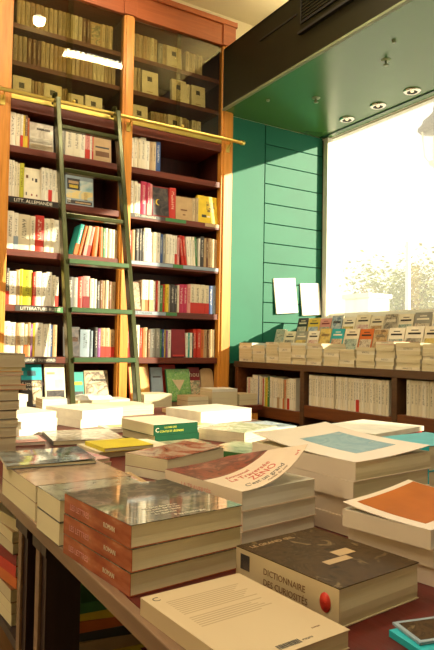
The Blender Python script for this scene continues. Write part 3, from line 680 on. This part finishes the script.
# ------------------------------------------------------------------ display table
TZ = .78
tb = thing('display_table', 'long red topped display table covered with stacks of books', 'table')
box('table_top', .352, 1.70, .25, 3.12, .752, TZ, M['redtable'], tb)
mb = MB(); mb.box(.336, .352, .234, 3.136, .754, .7805); mb.box(1.70, 1.716, .234, 3.136, .754, .7805); mb.box(.352, 1.70, .234, .25, .754, .7805); mb.box(.352, 1.70, 3.12, 3.136, .754, .7805)
obj('edge_strip', mb, M['edge'], tb, bevel=.002)
box('apron', .50, 1.60, .4, 3.0, .68, .742, M['darkleg'], tb)
for (y, ) in ((1.43,), (1.285,), (.42,), (2.95,)):
    mb = MB(); mb.box(.372, .445, y-.035, y+.035, 0, .752); mb.box(.366, .45, y-.05, y+.05, .70, .752)
    lg = obj('leg', mb, M['darkleg'], tb)
    box('lit_leg_strip', .366, .3715, y-.006, y+.022, 0, .70, M['edge'], lg)  # pale strip stands in for the lit left face of the leg
for y in (.42, 1.36, 2.95):
    obj('leg', MB().box(1.60, 1.68, y-.04, y+.04, 0, .752), M['darkleg'], tb)
box('lower_shelf', .40, 1.66, .5, 3.0, .36, .385, M['darkleg'], tb)

def stack(x, y, rz, specs, z=TZ+.0006):
    out = []
    for s in specs:
        s = dict(s); t = s['t']
        kw = {k_: v_ for k_, v_ in s.items() if k_ not in ('w', 'd', 't', 'cov', 'lab', 'dx', 'dy', 'dr', 'name')}
        r, zc = flat(s.get('name', 'book'), s['w'], s['d'], t, s['cov'], (x+s.get('dx', 0), y+s.get('dy', 0), z), math.radians(rz+s.get('dr', 0)), s['lab'], **kw)
        out.append((r, zc)); z += t+.0006
    return out
rad = math.radians
# red-spined stack
rs = N('copper_spine'); f = rs.noise(rs.coord('Object', (60, 14, 60)), 1.3, 3); rs.done(rs.ramp(f, [(.35, (.30, .055, .02)), (.6, (.46, .13, .05)), (.75, (.62, .30, .16))]), .25, .6, coat=.5); M['copper'] = rs.m
G = 'red-spined thick paperbacks'
o3 = stack(.442, .918, 6, [
    dict(w=.200, d=.224, t=.0325, cov=M['copper'], spine=M['copper'], front=PH['street'], lab='bottom book of the red-spined stack at the table edge', group=G),
    dict(w=.200, d=.224, t=.0325, cov=M['copper'], spine=M['copper'], front=PH['street'], lab='middle book of the red-spined stack at the table edge', group=G, dr=.5),
    dict(w=.200, d=.226, t=.0325, cov=M['copper'], spine=M['copper'], front=PH['street'], lab='top red-spined book with a dark glossy street photograph on its cover', group=G, dr=-.4)])
r = o3[2][0]
for i, (s, sz) in enumerate((('Le goût des livres', .0088), ('au coin de la rue', .0088), ('et autres récits', .0088), ('du quartier', .0088))):
    text('title_text', s, sz, solid('w'), r, (-.045, -.052-.0115*i, .0329))
text('publisher_text', 'Psychologie', .010, solid('w'), r, (-.02, -.104, .0329), wx=1.2)
for q, (r, z_) in enumerate(o3):
    text('spine_text', 'LES LETTRES', .013, solid('p'), r, (-.1003, .09, .010), (PI/2, 0, -PI/2)); text('spine_text', 'ROMAN', .010, solid('c'), r, (-.1003, -.03, .011), (PI/2, 0, -PI/2))
# cream back-cover book lying flat in front
k = N('cream_back_cover'); v = k.coord('Object'); c0 = (.58, .455, .28)
bars = []
for i in range(9): bars.append((-.060, .055-.006*((i*5) % 4), .074-.0052*i, .0765-.0052*i, (.42, .31, .18)))
for i in range(6): bars.append((-.060, .052-.007*((i*3) % 4), .020-.0052*i, .0225-.0052*i, (.42, .31, .18)))
M['cream_back'] = k.done(k.rects(k.mix(k.math('MULTIPLY', k.noise(v, 40, 2), .15), c0, (.53, .40, .235)), v, (0, 1), bars), .5, .4)
(r, zc), = stack(.431, .638, 4, [dict(w=.160, d=.213, t=.022, cov=M['cream_back'], lab='cream paperback lying back cover up at the near end of the table', front=M['cream_back'])])
# dividing text block lines are printed; barcode strip and a small c mark
mb = MB(); x = -.02
rr = random.Random(3)
while x < .012:
    w_ = rr.choice((.0006, .0011, .0016)); mb.box(x, x+w_, -.098, -.089, .0221, .0223); x += w_+rr.choice((.0006, .001))
obj('barcode', mb, solid('K'), r)
text('price_text', '9782070', .0045, solid('K'), r, (.016, -.096, .0221)); text('publisher_mark', 'C', .016, solid('K'), r, (-.072, .085, .0221)); text('small_print', 'roman', .005, solid('b'), r, (.045, -.080, .0221))
# thick wrapped box-like book with sepia cover
(r, zc), = stack(.613, .689, 6, [dict(w=.167, d=.202, t=.050, cov=M.setdefault('boxc', plain('cream_box', (.56, .46, .28), .35, .08, 10)), front=PH['sepia'], spine=M['boxc'], pmat='pages', lab='thick shrink-wrapped paperback with sepia photograph cover and red dot on its spine')])
sx = -.0838
text('spine_text', 'DICTIONNAIRE', .0125, solid('b'), r, (sx, .040, .026), (PI/2, 0, -PI/2), wx=.95); text('spine_text', 'DES CURIOSITÉS', .0125, solid('b'), r, (sx, .040, .011), (PI/2, 0, -PI/2), wx=.95)
obj('red_dot', MB().lathe([(.0005, .0006), (.0125, .0005), (.0125, 0)], 28), solid('r'), r, (-.0836, -.078, .026), (0, -PI/2, 0)).scale.y = .75
box('spine_picture', -.0842, -.0837, .070, .090, .020, .042, PH['dark'], r)
text('cover_text', 'LE GRAND ŒIL', .012, solid('n'), r, (-.072, .078, .0503), wx=1.1)
obj('pale_figure', MB().box(-.03, .02, -.036, -.022, .0501, .0504).box(.01, .045, -.02, .0, .0501, .0504), solid('n'), r)
k = N('shrink_film'); tr = k.n('ShaderNodeBsdfTransparent'); gl = k.n('ShaderNodeBsdfGlossy'); gl.inputs['Roughness'].default_value = .12; m1 = k.n('ShaderNodeMixShader'); m1.inputs[0].default_value = .008
bp = k.n('ShaderNodeBump'); bp.inputs['Strength'].default_value = .5; bp.inputs['Distance'].default_value = .004; k.t.links.new(k.noise(k.coord('Object', (10, 30, 30)), 2.5, 3, .5, 1), bp.inputs['Height']); k.t.links.new(bp.outputs[0], gl.inputs['Normal'])
k.t.links.new(tr.outputs[0], m1.inputs[1]); k.t.links.new(gl.outputs[0], m1.inputs[2]); k.t.links.new(m1.outputs[0], k.out.inputs[0]); M['film'] = k.m
obj('shrink_wrap', MB().box(-.0856, .0850, -.1022, .1022, -.0003, .0512), M['film'], r)
# centre stack with the curled title cover
pinkc = plain('pale_pink_cover', (.76, .62, .47), .45, .05, 8)
G = 'pale thick paperbacks under the curled cover'
o3 = stack(.668, 1.000, 8, [dict(w=.187, d=.228, t=.034, cov=pinkc, pmat='pages_w', lab='bottom pale paperback under the curled title cover', group=G),
    dict(w=.187, d=.228, t=.034, cov=pinkc, pmat='pages_w', lab='middle pale paperback under the curled title cover', group=G, dx=.002),
    dict(w=.187, d=.228, t=.034, cov=pinkc, pmat='pages_w', lab='pale paperback with curled-up cover of red script lettering and a dark red portrait', group=G, curl=.066, cv=.85,
         panels=[(.0, 1, .47, 1, PH['redface'])])])
r, zc = o3[2]; w, d = .187, .228
def on_cover(name, s, size, mat, u, vy, shear=.25):
    """lettering bent to follow the curled cover"""
    o = text(name, s, size, mat, r, (0, 0, 0), shear=shear)
    for v_ in o.data.vertices:
        x = -w/2+u*w+v_.co.x; y = -d/2+vy*d+v_.co.y; uu = (x+w/2)/w
        v_.co = (x-.066*.35*uu**2, y, zc(uu, (y+d/2)/d)+.0014+v_.co.z)
on_cover('author_text', 'Emmanuel', .015, solid('r'), .20, .36)
on_cover('title_text', 'La Traversée', .021, solid('r'), .16, .27)
on_cover('title_text', 'ZÉNO', .026, solid('r'), .34, .165, .1)
on_cover('subtitle_text', "C'est un grand", .018, solid('K'), .16, .085)
on_cover('subtitle_text', 'roman du soir', .010, solid('b'), .40, .035)
on_cover('publisher_text', 'FOLIO'[:0]+'nrf', .012, solid('r'), .86, .04, 0)
for q in range(3): text('spine_text', 'LA TRAVERSÉE', .014, solid('p'), o3[q][0], (-w/2-.0003, .06, .011), (PI/2, 0, -PI/2))
# blue landscape stack
wc = plain('warm_white_cover', (.78, .66, .52), .4, .04, 8)
G = 'thick paperbacks under the blue landscape cover'
sp_ = [dict(w=.236, d=.285, t=.034, cov=wc, lab='%s book of the stack under the blue landscape cover' % n_, group=G, dx=dx, dr=dr) for n_, dx, dr in (('bottom', 0, 0), ('second lowest', .003, .8), ('second highest', -.002, -.5))]
sp_.append(dict(w=.240, d=.29, t=.036, cov=wc, lab='large white paperback with a pale blue landscape picture on its lifted cover', group=G, curl=.012, curly=.02, panels=[(.30, .84, .20, .74, PH['seablue'])]))
stack(.922, .995, 6, sp_)
# orange stack at the right edge
oc = plain('orange_cover', (.45, .135, .02), .65, .12, 12, spec=.15); G = 'paperbacks under the orange cover'
stack(.832, .704, 10, [dict(w=.20, d=.150, t=.028, cov=wc, lab='bottom paperback of the stack beside the sepia cover book', group=G, dx=.012), dict(w=.20, d=.152, t=.028, cov=wc, lab='middle paperback of the stack beside the sepia cover book', group=G, dx=.008),
    dict(w=.205, d=.158, t=.029, cov=wc, pmat='pages_w', lab='paperback with an orange cover curling up beside the sepia cover book', group=G, curl=.014, curly=.010, panels=[(.12, .99, .14, .93, oc)])])
# turquoise stack and the white-and-red one behind it
G = 'books at the far corner of the table'
stack(1.30, 1.075, 4, [dict(w=.21, d=.16, t=.060, cov='T', lab='thick turquoise hardback beside the blue landscape stack', group=G), dict(w=.21, d=.16, t=.060, cov='T', lab='upper thick turquoise hardback beside the blue landscape stack', group=G)])
stack(1.36, 1.34, 14, [dict(w=.28, d=.2, t=.04, cov='C', lab='ivory book at the bottom of the red-edged stack', group=G, side='F'), dict(w=.28, d=.2, t=.04, cov='k', lab='black book in the red-edged stack behind the turquoise books', group=G, side='F'),
    dict(w=.28, d=.2, t=.022, cov='r', lab='thin red-edged book below the white one behind turquoise books', group=G, side='F'), dict(w=.285, d=.21, t=.014, cov='w', lab='white topped thin book on the red-edged stack', group=G, side='F')])
# left edge stacks
G = 'books along the left table edge'
stack(.438, 1.352, 1, [dict(w=.205, d=.262, t=.035, cov='h', pmat='pages', lab='lower cream-edged book under the brown magazine cover', side='F'[:0]+'R'[:0]+'L', group=G, spine=M['pages']), dict(w=.205, d=.262, t=.034, cov=PH['brownmag'], front=PH['brownmag'], spine=M['pages'], pmat='pages', lab='brownish pink cover book lying at the left table edge', group=G)])
stack(.432, 1.482, -6, [dict(w=.20, d=.19, t=.007, cov=PH['glossy'], front=PH['glossy'], lab='dark glossy magazine with blue-grey photograph on the brown cover', cat='magazine', name='magazine', sag=.003, curl=.006)], z=TZ+.0006*3+.069+.001)
stack(.424, 1.117, 2, [dict(w=.185, d=.124, t=.040, cov='K', spine=M['pages'], lab='lower dark cover book between red-spined and brown cover stacks', group=G), dict(w=.185, d=.124, t=.038, cov='K', spine=M['pages'], front=photo('grey_green_cover', [(.12,.13,.09),(.3,.3,.22),(.08,.09,.06)], 14, .2, .3), lab='grey green cover book between red-spined and brown cover stacks', group=G)])
# tall grey stack
G = 'tall stack of grey-edged books'
spec = []
tt = [(.052,0,'g'),(.03,.0,'n'),(.026,.004,'g'),(.028,.0,'K'),(.03,.006,'b'),(.034,.004,'g'),(.016,.03,'o'),(.03,.012,'c'),(.012,.016,'p'),(.012,.012,'y'),(.045,.02,'g')]
for j, (t, dx, code) in enumerate(tt):
    spec.append(dict(w=.15, d=.19, t=t-.0006, cov=code, spine=M['pages_d'], pmat='pages_d', dx=dx-.005, dr=R.uniform(-2, 2), group=G, lab='%s covered book, %s from the bottom of the tall stack at the table edge' % (PAL[code][1], ORD[j])))
stack(.412, 2.09, 4, spec)
# middle of the table
G = 'low stacks in the middle of the table'
stack(.815, 1.535, 22, [dict(w=.25, d=.15, t=.022, cov='C', lab='cream book beneath the dark red cover book', group=G), dict(w=.25, d=.15, t=.034, cov='d', front=photo('dark_red_cover', [(.20,.03,.02),(.36,.12,.06),(.5,.4,.28),(.16,.02,.02)], 9, .25), lab='dark red cover book in the middle of the table', spine=M['pages'], group=G, curl=.006)])
grn = plain('green_hardback', (.004, .06, .024), .65, .1, 10, spec=.12)
o2 = stack(1.03, 2.085, 6, [dict(w=.19, d=.235, t=.030, cov=grn, side='F', lab='lower green hardback in the middle of the table', group=G, dx=.006), dict(w=.19, d=.235, t=.040, cov=grn, front=wc, side='F', lab='upper green hardback with sunlit top coloured pale and gold spine lettering', group=G)])  # upper front cover coloured pale to stand for sunlight on it
text('spine_text', 'LE LIVRE DES', .009, solid('l'), o2[1][0], (-.05, -.1178, .024), (PI/2, 0, 0)); text('spine_text', 'CONTES ET LÉGENDES', .010, solid('l'), o2[1][0], (-.07, -.1178, .010), (PI/2, 0, 0))
text('spine_mark', 'C', .022, solid('c'), o2[1][0], (-.088, -.1178, .012), (PI/2, 0, 0))
stack(1.50, 2.505, 11, [dict(w=.32, d=.25, t=.058, cov='w', pmat='pages_w', lab='large thick white book nearest the low bookcase end of the table', group=G, sag=.006)])
stack(.815, 1.90, 3, [dict(w=.26, d=.18, t=.018, cov='C', lab='cream book below the bright yellow booklet', group=G)])
stack(.785, 1.875, 2, [dict(w=.17, d=.16, t=.012, cov=plain('lemon_yellow', (.74, .62, .015), .4, .06, 9), name='booklet', cat='booklet', lab='bright yellow booklet lying on a cream book')], z=TZ+.0192)
stack(1.035, 1.895, -2, [dict(w=.15, d=.126, t=.010, cov=PH['multi'], name='magazine', cat='magazine', lab='brown and gold picture magazine beside the yellow booklet', curl=.004)], z=TZ+.0006)
stack(.775, 2.20, -8, [dict(w=.25, d=.26, t=.016, cov='K', front=photo('grey_white_cover', [(.7,.66,.55),(.3,.26,.2),(.78,.75,.64)], 12, .2), lab='black-edged magazine between the yellow booklet and the white stacks', name='magazine', cat='magazine', group=None)])
stack(.555, 1.70, 10, [dict(w=.17, d=.2, t=.024, cov='C', lab='cream book under the pink magazine', group=G), dict(w=.16, d=.2, t=.010, cov=PH['pinkmag'], name='magazine', cat='magazine', lab='pale pink picture magazine beside the tall grey stack')])
stack(1.135, 1.69, 26, [dict(w=.2, d=.16, t=.020, cov='G', front=photo('dull_green_cover', [(.2,.24,.12),(.42,.42,.26),(.5,.48,.36)], 13, .2), lab='dull green cover booklet in front of the green hardbacks', group=G)])
stack(1.32, 1.98, 26, [dict(w=.26, d=.2, t=.016, cov='C', lab='thin ivory magazine at the bottom before the large white book', group=G), dict(w=.26, d=.2, t=.024, cov='C', front=photo('pale_green_photo', [(.66,.64,.42),(.40,.42,.26),(.75,.72,.58),(.2,.2,.12)], 12, .25), lab='pale green photographic book before the large white book', group=G)])
stack(1.42, 1.70, 24, [dict(w=.30, d=.2, t=.02, cov='K', front=photo('dark_grey_cover', [(.04,.04,.035),(.1,.095,.08)], 6, .12, .5), lab='dark glossy large book behind the blue landscape stack', group=G)])
G = 'white stacks at the far end of the table'
stack(.62, 2.46, 20, [dict(w=.17, d=.22, t=.028, cov='w', pmat='pages_w', lab='%s white book of the stack behind the tall grey pile' % q, group=G, dr=e) for q, e in (('bottom', 0), ('middle', 3), ('top', -4))])
stack(.93, 2.62, 16, [dict(w=.22, d=.26, t=.036, cov='w', pmat='pages_w', lab='%s large white book at the foot of the ladder' % q, group=G, dr=e) for q, e in (('lower', 0), ('upper', 2))])
stack(.60, 2.85, 12, [dict(w=.19, d=.24, t=.03, cov='w', pmat='pages_w', lab='%s white book at the far left table corner' % q, group=G, dr=e) for q, e in (('bottom', 0), ('second', 2), ('third', -3), ('top', 1))])
stack(1.24, 2.92, 10, [dict(w=.24, d=.2, t=.024, cov='C', pmat='pages', lab='%s cream book at the far table end behind green hardbacks' % q, group=G) for q in ('lower', 'upper')])
# loose booklets and magazines between the stacks
LOOSE = [(1.305, 2.285, .20, .15, .012, 'C', 8, 'thin ivory magazine between the large white book and the pale green one'), (1.03, 2.36, .22, .14, .014, 'w', -4, 'white booklet behind the green hardbacks'),
    (.445, 2.35, .13, .18, .020, 'w', 6, 'white pocket book behind the tall grey pile, by the table edge'), (.43, 2.60, .14, .20, .018, 'C', -3, 'ivory pocket book by the far left table edge'),
    (1.60, 2.17, .15, .20, .014, 'U', 5, 'grey blue booklet by the table edge nearest the low bookcase'), (1.60, 1.92, .13, .19, .012, 'h', -5, 'beige booklet by the table edge nearest the low bookcase'),
    (.605, 1.42, .10, .17, .016, 'n', -4, 'tan pocket book between the brown and dark red covers'), (1.13, 1.46, .16, .18, .014, 'c', 9, 'cream booklet hidden behind the blue landscape stack'),
    (1.56, 2.80, .20, .22, .020, 'n', 6, 'tan book at the far right table corner'), (1.03, 2.89, .13, .18, .020, 'p', -6, 'pink pocket book at the far table end'),
    (.575, 2.20, .10, .15, .012, 'p', -6, 'pink booklet before the white stack behind the tall pile'), (1.605, 1.50, .13, .17, .016, 'w', 6, 'white booklet right of the red-edged stack')]
for (x, y, w, d, t, c_, rz, lab) in LOOSE:
    stack(x, y, rz, [dict(w=w, d=d, t=t, cov=c_, name='booklet', cat='booklet', lab=lab, pmat='pages_w', group='loose booklets on the table', panels=[(.12, .88, .42, .86, rand_pic(int(x*100) % 9)), (.15, .8, .2, .27, solid(PAL[c_][2]), 'title_block')])])
# counter stacks in front of the bookcase
G = 'stacks on the bookcase counter'
cstk = [(1.10, 3.68, .15, [(.028,'w'),(.028,'w'),(.02,'w')], 'left of the ladder'), (1.345, 3.70, .20, [(.03,'w'),(.03,'c')], 'between the ladder rails'), (1.52, 3.72, .14, [(.03,'w'),(.03,'w')], 'behind the right ladder rail'),
        (1.755, 3.66, .20, [(.045,'n'),(.045,'c')], 'right of the ladder'), (2.035, 3.62, .15, [(.04,'b'),(.03,'n')], 'before the leaf pattern cover'), (2.24, 3.62, .20, [(.05,'c'),(.045,'n'),(.02,'w')], 'at the right of the counter'), (2.43, 3.62, .15, [(.035,'n'),(.04,'h')], 'at the counter end')]
for (x, y, w, bs, where) in cstk:
    stack(x, y, R.uniform(-4, 4), [dict(w=w, d=.17, t=t-.0006, cov=c_, side='F', spine=M['pages_w' if c_ == 'w' else 'pages'], pmat='pages', lab='%s book %s from the bottom on the counter stack %s' % (PAL[c_][1], ORD[j], where), group=G) for j, (t, c_) in enumerate(bs)], z=CZ)
# plastic-wrapped bundle on the counter, draped white
k = N('white_film'); M['wfilm'] = k.done((.86, .85, .8), .25, .5, bump=k.noise(k.coord(), 30, 3, .5, 2), bs=.5, bd=.01)
mb = MB(); nx, ny = 14, 10; rr = random.Random(5); hgt = [[0]*(ny+1) for _ in range(nx+1)]
P = {}
for i in range(nx+1):
    for j in range(ny+1):
        u, v_ = i/nx, j/ny; e = min(u, 1-u, v_, 1-v_)
        P[i, j] = ((u-.5)*.26, (v_-.5)*.15, (.022*min(1, e*6)+rr.uniform(0, .008)) if e > 0 else 0)
for i in range(nx):
    for j in range(ny): mb.quad(P[i, j], P[i+1, j], P[i+1, j+1], P[i, j+1], 0, True)
mb.quad(P[0, 0], P[0, ny], P[nx, ny], P[nx, 0])
tag(obj('plastic_wrap', mb, M['wfilm'], loc=(1.36, 3.70, CZ+.0606)), 'crumpled white plastic wrap on books between the ladder rails', 'plastic wrap')

# small picture cards at the near right corner
b1, _ = flat('booklet', .10, .09, .008, 'T', (.625, .485, TZ+.0006), rad(-8), 'cyan booklet at the near right corner of the table', None, panels=[(.02, .98, .03, .30, solid('U'))], cat='booklet')
b2, _ = flat('picture_card', .07, .055, .003, 'U', (.622, .508, TZ+.0096), rad(-14), 'grey bordered picture card lying on the cyan booklet', None, panels=[(.08, .92, .1, .9, PH['sepia'])], cat='card')
b3, _ = flat('picture_card', .06, .05, .003, 'n', (.672, .492, TZ+.0096), rad(20), 'beige picture card beside the grey bordered one', None, panels=[(.08, .92, .1, .9, PH['brownmag'])], cat='card')

# ---- below the table
G = 'books under the table'
pile = [(.03,'c'),(.03,'n'),(.035,'b'),(.03,'o'),(.03,'r'),(.03,'d'),(.03,'K'),(.03,'n'),(.03,'C')]
stack(.475, 1.79, 6, [dict(w=.15, d=.22, t=t-.0006, cov=c_, spine=M['pages' if c_ in 'cCn' else 'pages_d'] if c_ not in 'rdo' else None, pmat='pages', lab='%s book, %s from the bottom of the pile under the table' % (PAL[c_][1], ORD[j]), group=G, dr=R.uniform(-4, 4)) for j, (t, c_) in enumerate(pile)], z=.3856)
stack(.575, 1.445, -8, [dict(w=.22, d=.15, t=t-.0006, cov=c_, side='F', lab='%s book lying %s from the bottom in the pile behind the table leg' % (PAL[c_][1], ORD[j]), group=G, dr=dr) for j, (t, c_, dr) in enumerate(((.03,'y',0),(.03,'n',4),(.022,'K',-3),(.024,'o',2),(.02,'y',-4),(.024,'G',3)))], z=.3856)
stack(.66, 1.12, -6, [dict(w=.17, d=.24, t=t-.0006, cov=c_, side='F', lab='%s book lying %s from the bottom under the middle of the table' % (PAL[c_][1], ORD[j]), group=G, dr=dr) for j, (t, c_, dr) in enumerate(((.03,'n',0),(.025,'G',-4),(.03,'d',3)))], z=.3856)
wr = thing('wire_rack', 'white wire rack hanging below the table edge by the red-spined stack', 'wire rack', (.40, 1.05, .742))
for i in range(4):
    y = .10-.05*i
    obj('wire', MB().tube([(.06, y, 0), (.0, y, -.004), (-.004, y, -.05), (.02, y, -.075), (.05, y, -.06)], .0016, 6), M['wire'], wr)
obj('wire', MB().tube([(.05, .12, -.060), (.05, -.07, -.060)], .0018, 6), M['wire'], wr)

# ------------------------------------------------------------------ outside
struct(box('floor_outside', 3.62, 60, -25, 45, -.25, -.15, M['stone']), 'pale stone pavement outside')
k = N('leaves'); lv = k.noise(k.coord(), 3, 2); k.done(k.ramp(lv, [(.3, (.09, .115, .03)), (.7, (.25, .265, .09))]), .6); k.b.inputs['Subsurface Weight'].default_value = 0; M['leaf'] = k.m
M['bark'] = plain('bark', (.20, .15, .09), .9, .3, 8)
def tree(x, y, h, rr_, seed, lab):
    q = random.Random(seed); t = thing('street_tree', lab, 'tree', (x, y, -.15), group='trees across the street')
    mb = MB(); mb.tube([(0, 0, 0), (.05, .03, h*.25), (0, .1, h*.45)], [.16, .12, .09], 10)
    tips = []
    for i in range(9):
        a = q.uniform(0, 2*PI); L = rr_*q.uniform(.6, 1)
        p0 = Vector((0, .08, h*q.uniform(.3, .45))); p2 = p0+Vector((math.cos(a)*L, math.sin(a)*L, h*q.uniform(.2, .5))); p1 = (p0+p2)/2+Vector((0, 0, -.15))
        mb.tube([p0, p1, p2], [.06, .04, .015], 7); tips += [p1, p2, (p1+p2)/2]
    obj('trunk', mb, M['bark'], t)
    mb = MB()
    for i in range(4200):
        c = q.choice(tips)+Vector((q.gauss(0, rr_*.24), q.gauss(0, rr_*.24), q.gauss(.15, h*.085)))
        u = Vector((q.gauss(0, 1), q.gauss(0, 1), q.gauss(0, 1))).normalized(); w_ = u.orthogonal().normalized(); s = q.uniform(.04, .085)
        mb.quad(tuple(c-u*s), tuple(c-w_*s*.5), tuple(c+u*s), tuple(c+w_*s*.5))
    obj('foliage', mb, M['leaf'], t)
tree(12.6, 11.2, 3.5, 1.15, 3, 'small leafy tree across the street, nearer the pale post')
tree(16.2, 13.4, 4.2, 1.4, 9, 'small leafy tree across the street at the edge of the view')
p = thing('street_post', 'pale slender post standing before the trees outside', 'post', (9.2, 8.08, -.15))
obj('shaft', MB().lathe([(.07, 0), (.06, .1), (.045, 3.3), (.05, 3.32), (.0005, 3.34)], 14), M['whitepaint'], p); obj('foot', MB().lathe([(.12, 0), (.12, .06), (.07, .12)], 14), M['stone'], p)
kx = thing('street_kiosk', 'low pale utility cabinet in front of the trees outside', 'cabinet', (9.3, 9.25, -.15))
box('body', -.3, .3, -.35, .35, 0, 2.3, M['whitepaint'], kx, .03); box('cap', -.34, .34, -.39, .39, 2.3, 2.4, M['stone'], kx, .02)
ln = thing('wall_lantern', 'dark metal street lantern hanging outside beyond the window glass', 'lantern', (4.4, 3.57, 2.78))
M['iron'] = plain('iron', (.02, .018, .02), .5)
obj('cap', MB().lathe([(.0005, .50), (.018, .49), (.022, .44), (.06, .40), (.10, .37), (.115, .33), (.145, .30), (.15, .27), (.10, .265)], 8), M['iron'], ln)
obj('glass_body', MB().lathe([(.105, .265), (.11, .20), (.08, .04), (.05, .0)], 8), M['glass'], ln)
mb = MB()
for i in range(4):
    a = PI/4+PI/2*i; mb.tube([(.11*math.cos(a), .11*math.sin(a), .265), (.085*math.cos(a), .085*math.sin(a), .04), (.05*math.cos(a), .05*math.sin(a), 0)], .007, 6)
mb.lathe([(.055, .0), (.055, -.02), (.02, -.05), (.0005, -.07)], 10); obj('cage', mb, M['stone'], ln)
obj('bracket', MB().tube([(0, 0, .49), (0, -.0, .60), (-.2, -.05, .66), (-.5, -.1, .62), (-.775, -.12, .55)], .014, 8), M['iron'], ln)

# ------------------------------------------------------------------ light
def area(name, loc, rot, sx, sy, power, col):
    l = bpy.data.lights.new(name, 'AREA'); l.shape = 'RECTANGLE'; l.size = sx; l.size_y = sy; l.energy = power; l.color = col
    o = bpy.data.objects.new(name, l); C.objects.link(o); o.location = loc; o.rotation_euler = rot; return o
WARM = (1, .82, .56)
area('louvre_light', (.2, .2, H-.08), (0, 0, 0), 1.2, .2, 34, WARM)  # fill from the added lamp behind the viewer
area('louvre_light', (-1.3, 1.9, H-.08), (0, 0, 0), 1.2, .2, 58, WARM)  # fill from the added lamp on the left
area('louvre_light', (2.0, 2.31, H-.08), (0, 0, math.radians(2)), .62, .1, 25, WARM)
def spot(loc, to, power, ang, col=WARM):
    l = bpy.data.lights.new('spot_light', 'SPOT'); l.energy = power; l.spot_size = math.radians(ang); l.spot_blend = .6; l.shadow_soft_size = .05; l.color = col
    o = bpy.data.objects.new('spot_light', l); C.objects.link(o); o.location = loc
    o.rotation_euler = (Vector(to)-Vector(loc)).to_track_quat('-Z', 'Y').to_euler()
spot((1.36, 2.68, H-.03), (1.3, 4.0, 2.6), 70, 80)
# globe pendants added out of view to brighten the ceiling and bookcases
k = N('fill_glow'); k.b.inputs['Emission Color'].default_value = (1, .85, .6, 1); k.b.inputs['Emission Strength'].default_value = 6; M['globe'] = k.done((.9, .88, .8), .4)
GL = ((-.45, 1.9, 3.05, 55, 'added left of the display table'), (.85, 3.0, 3.3, 62, 'in front of the tall bookcase'), (1.75, 2.0, 3.15, 52, 'above the display table near the window'))
for gx, gy, gz, gp, gw in GL:
  g = thing('fill_pendant', 'white globe fill lamp added '+gw, 'pendant lamp', (gx, gy, gz), group='added globe pendants')
  obj('globe', MB().lathe([(.0005, -.15), (.06, -.138), (.11, -.10), (.145, -.04), (.15, 0), (.14, .055), (.11, .10), (.06, .138), (.02, .15)], 24), M['globe'], g)
  obj('rod', MB().tube([(0, 0, .149), (0, 0, H-gz-.01)], .008, 8), M['brass'], g); obj('canopy', MB().lathe([(.0005, H-gz-.04), (.05, H-gz-.03), (.06, H-gz)], 20), M['brass'], g)
  pl = bpy.data.lights.new('globe_fill', 'POINT'); pl.energy = gp; pl.color = (1, .80, .50); pl.shadow_soft_size = .15
  po = bpy.data.objects.new('globe_fill', pl); C.objects.link(po); po.location = (gx, gy, gz)
cv = thing('cove_fill_lamp', 'slim fill lamp added on top of the bulkhead', 'cove lamp', (2.95, 2.9, 3.3705))  # unseen lamp added to brighten the ceiling over the bulkhead
obj('channel', MB().box(-.05, .05, -.8, .8, 0, .03), M['whitepaint'], cv); obj('tube', MB().tube([(0, -.78, .043), (0, .78, .043)], .0125), M['globe'], cv)
area('cove_fill', (2.95, 2.9, 3.45), (PI, 0, 0), .1, 1.6, 16, (1, .80, .46))
sl = bpy.data.lights.new('sun', 'SUN'); sl.energy = 11.5; sl.angle = math.radians(.7); sl.color = (1, .86, .62)
so = bpy.data.objects.new('sun', sl); C.objects.link(so); so.rotation_euler = Vector((-1, 1.1, -.43)).to_track_quat('-Z', 'Y').to_euler()
wd = bpy.data.worlds.new('sky'); bpy.context.scene.world = wd; wd.use_nodes = True
bg = wd.node_tree.nodes['Background']; bg.inputs[0].default_value = (1, .95, .82, 1); bg.inputs[1].default_value = 1.12

# ------------------------------------------------------------------ camera
F, PSI, TH, RO = 616., math.radians(31.5), math.radians(1.95), math.radians(1.0)
fw = Vector((math.sin(PSI)*math.cos(TH), math.cos(PSI)*math.cos(TH), math.sin(TH)))
r0 = Vector((math.cos(PSI), -math.sin(PSI), 0)); u0 = r0.cross(fw)
rt = r0*math.cos(RO)+u0*math.sin(RO); up = rt.cross(fw)
cam = bpy.data.cameras.new('camera'); cam.sensor_fit = 'VERTICAL'; cam.sensor_height = 36; cam.lens = F/650*36; cam.clip_start = .02; cam.clip_end = 200
co = bpy.data.objects.new('camera', cam); C.objects.link(co)
mt = Matrix((rt, up, -fw)).transposed().to_4x4(); mt.translation = (0, 0, 1.13); co.matrix_world = mt
sc = bpy.context.scene; sc.camera = co
vs = sc.view_settings; vs.view_transform = 'Standard'; vs.look = 'None'; vs.exposure = 0.2; vs.gamma = 1; vs.use_curve_mapping = False
sc.cycles.max_bounces = 8; sc.cycles.transparent_max_bounces = 12
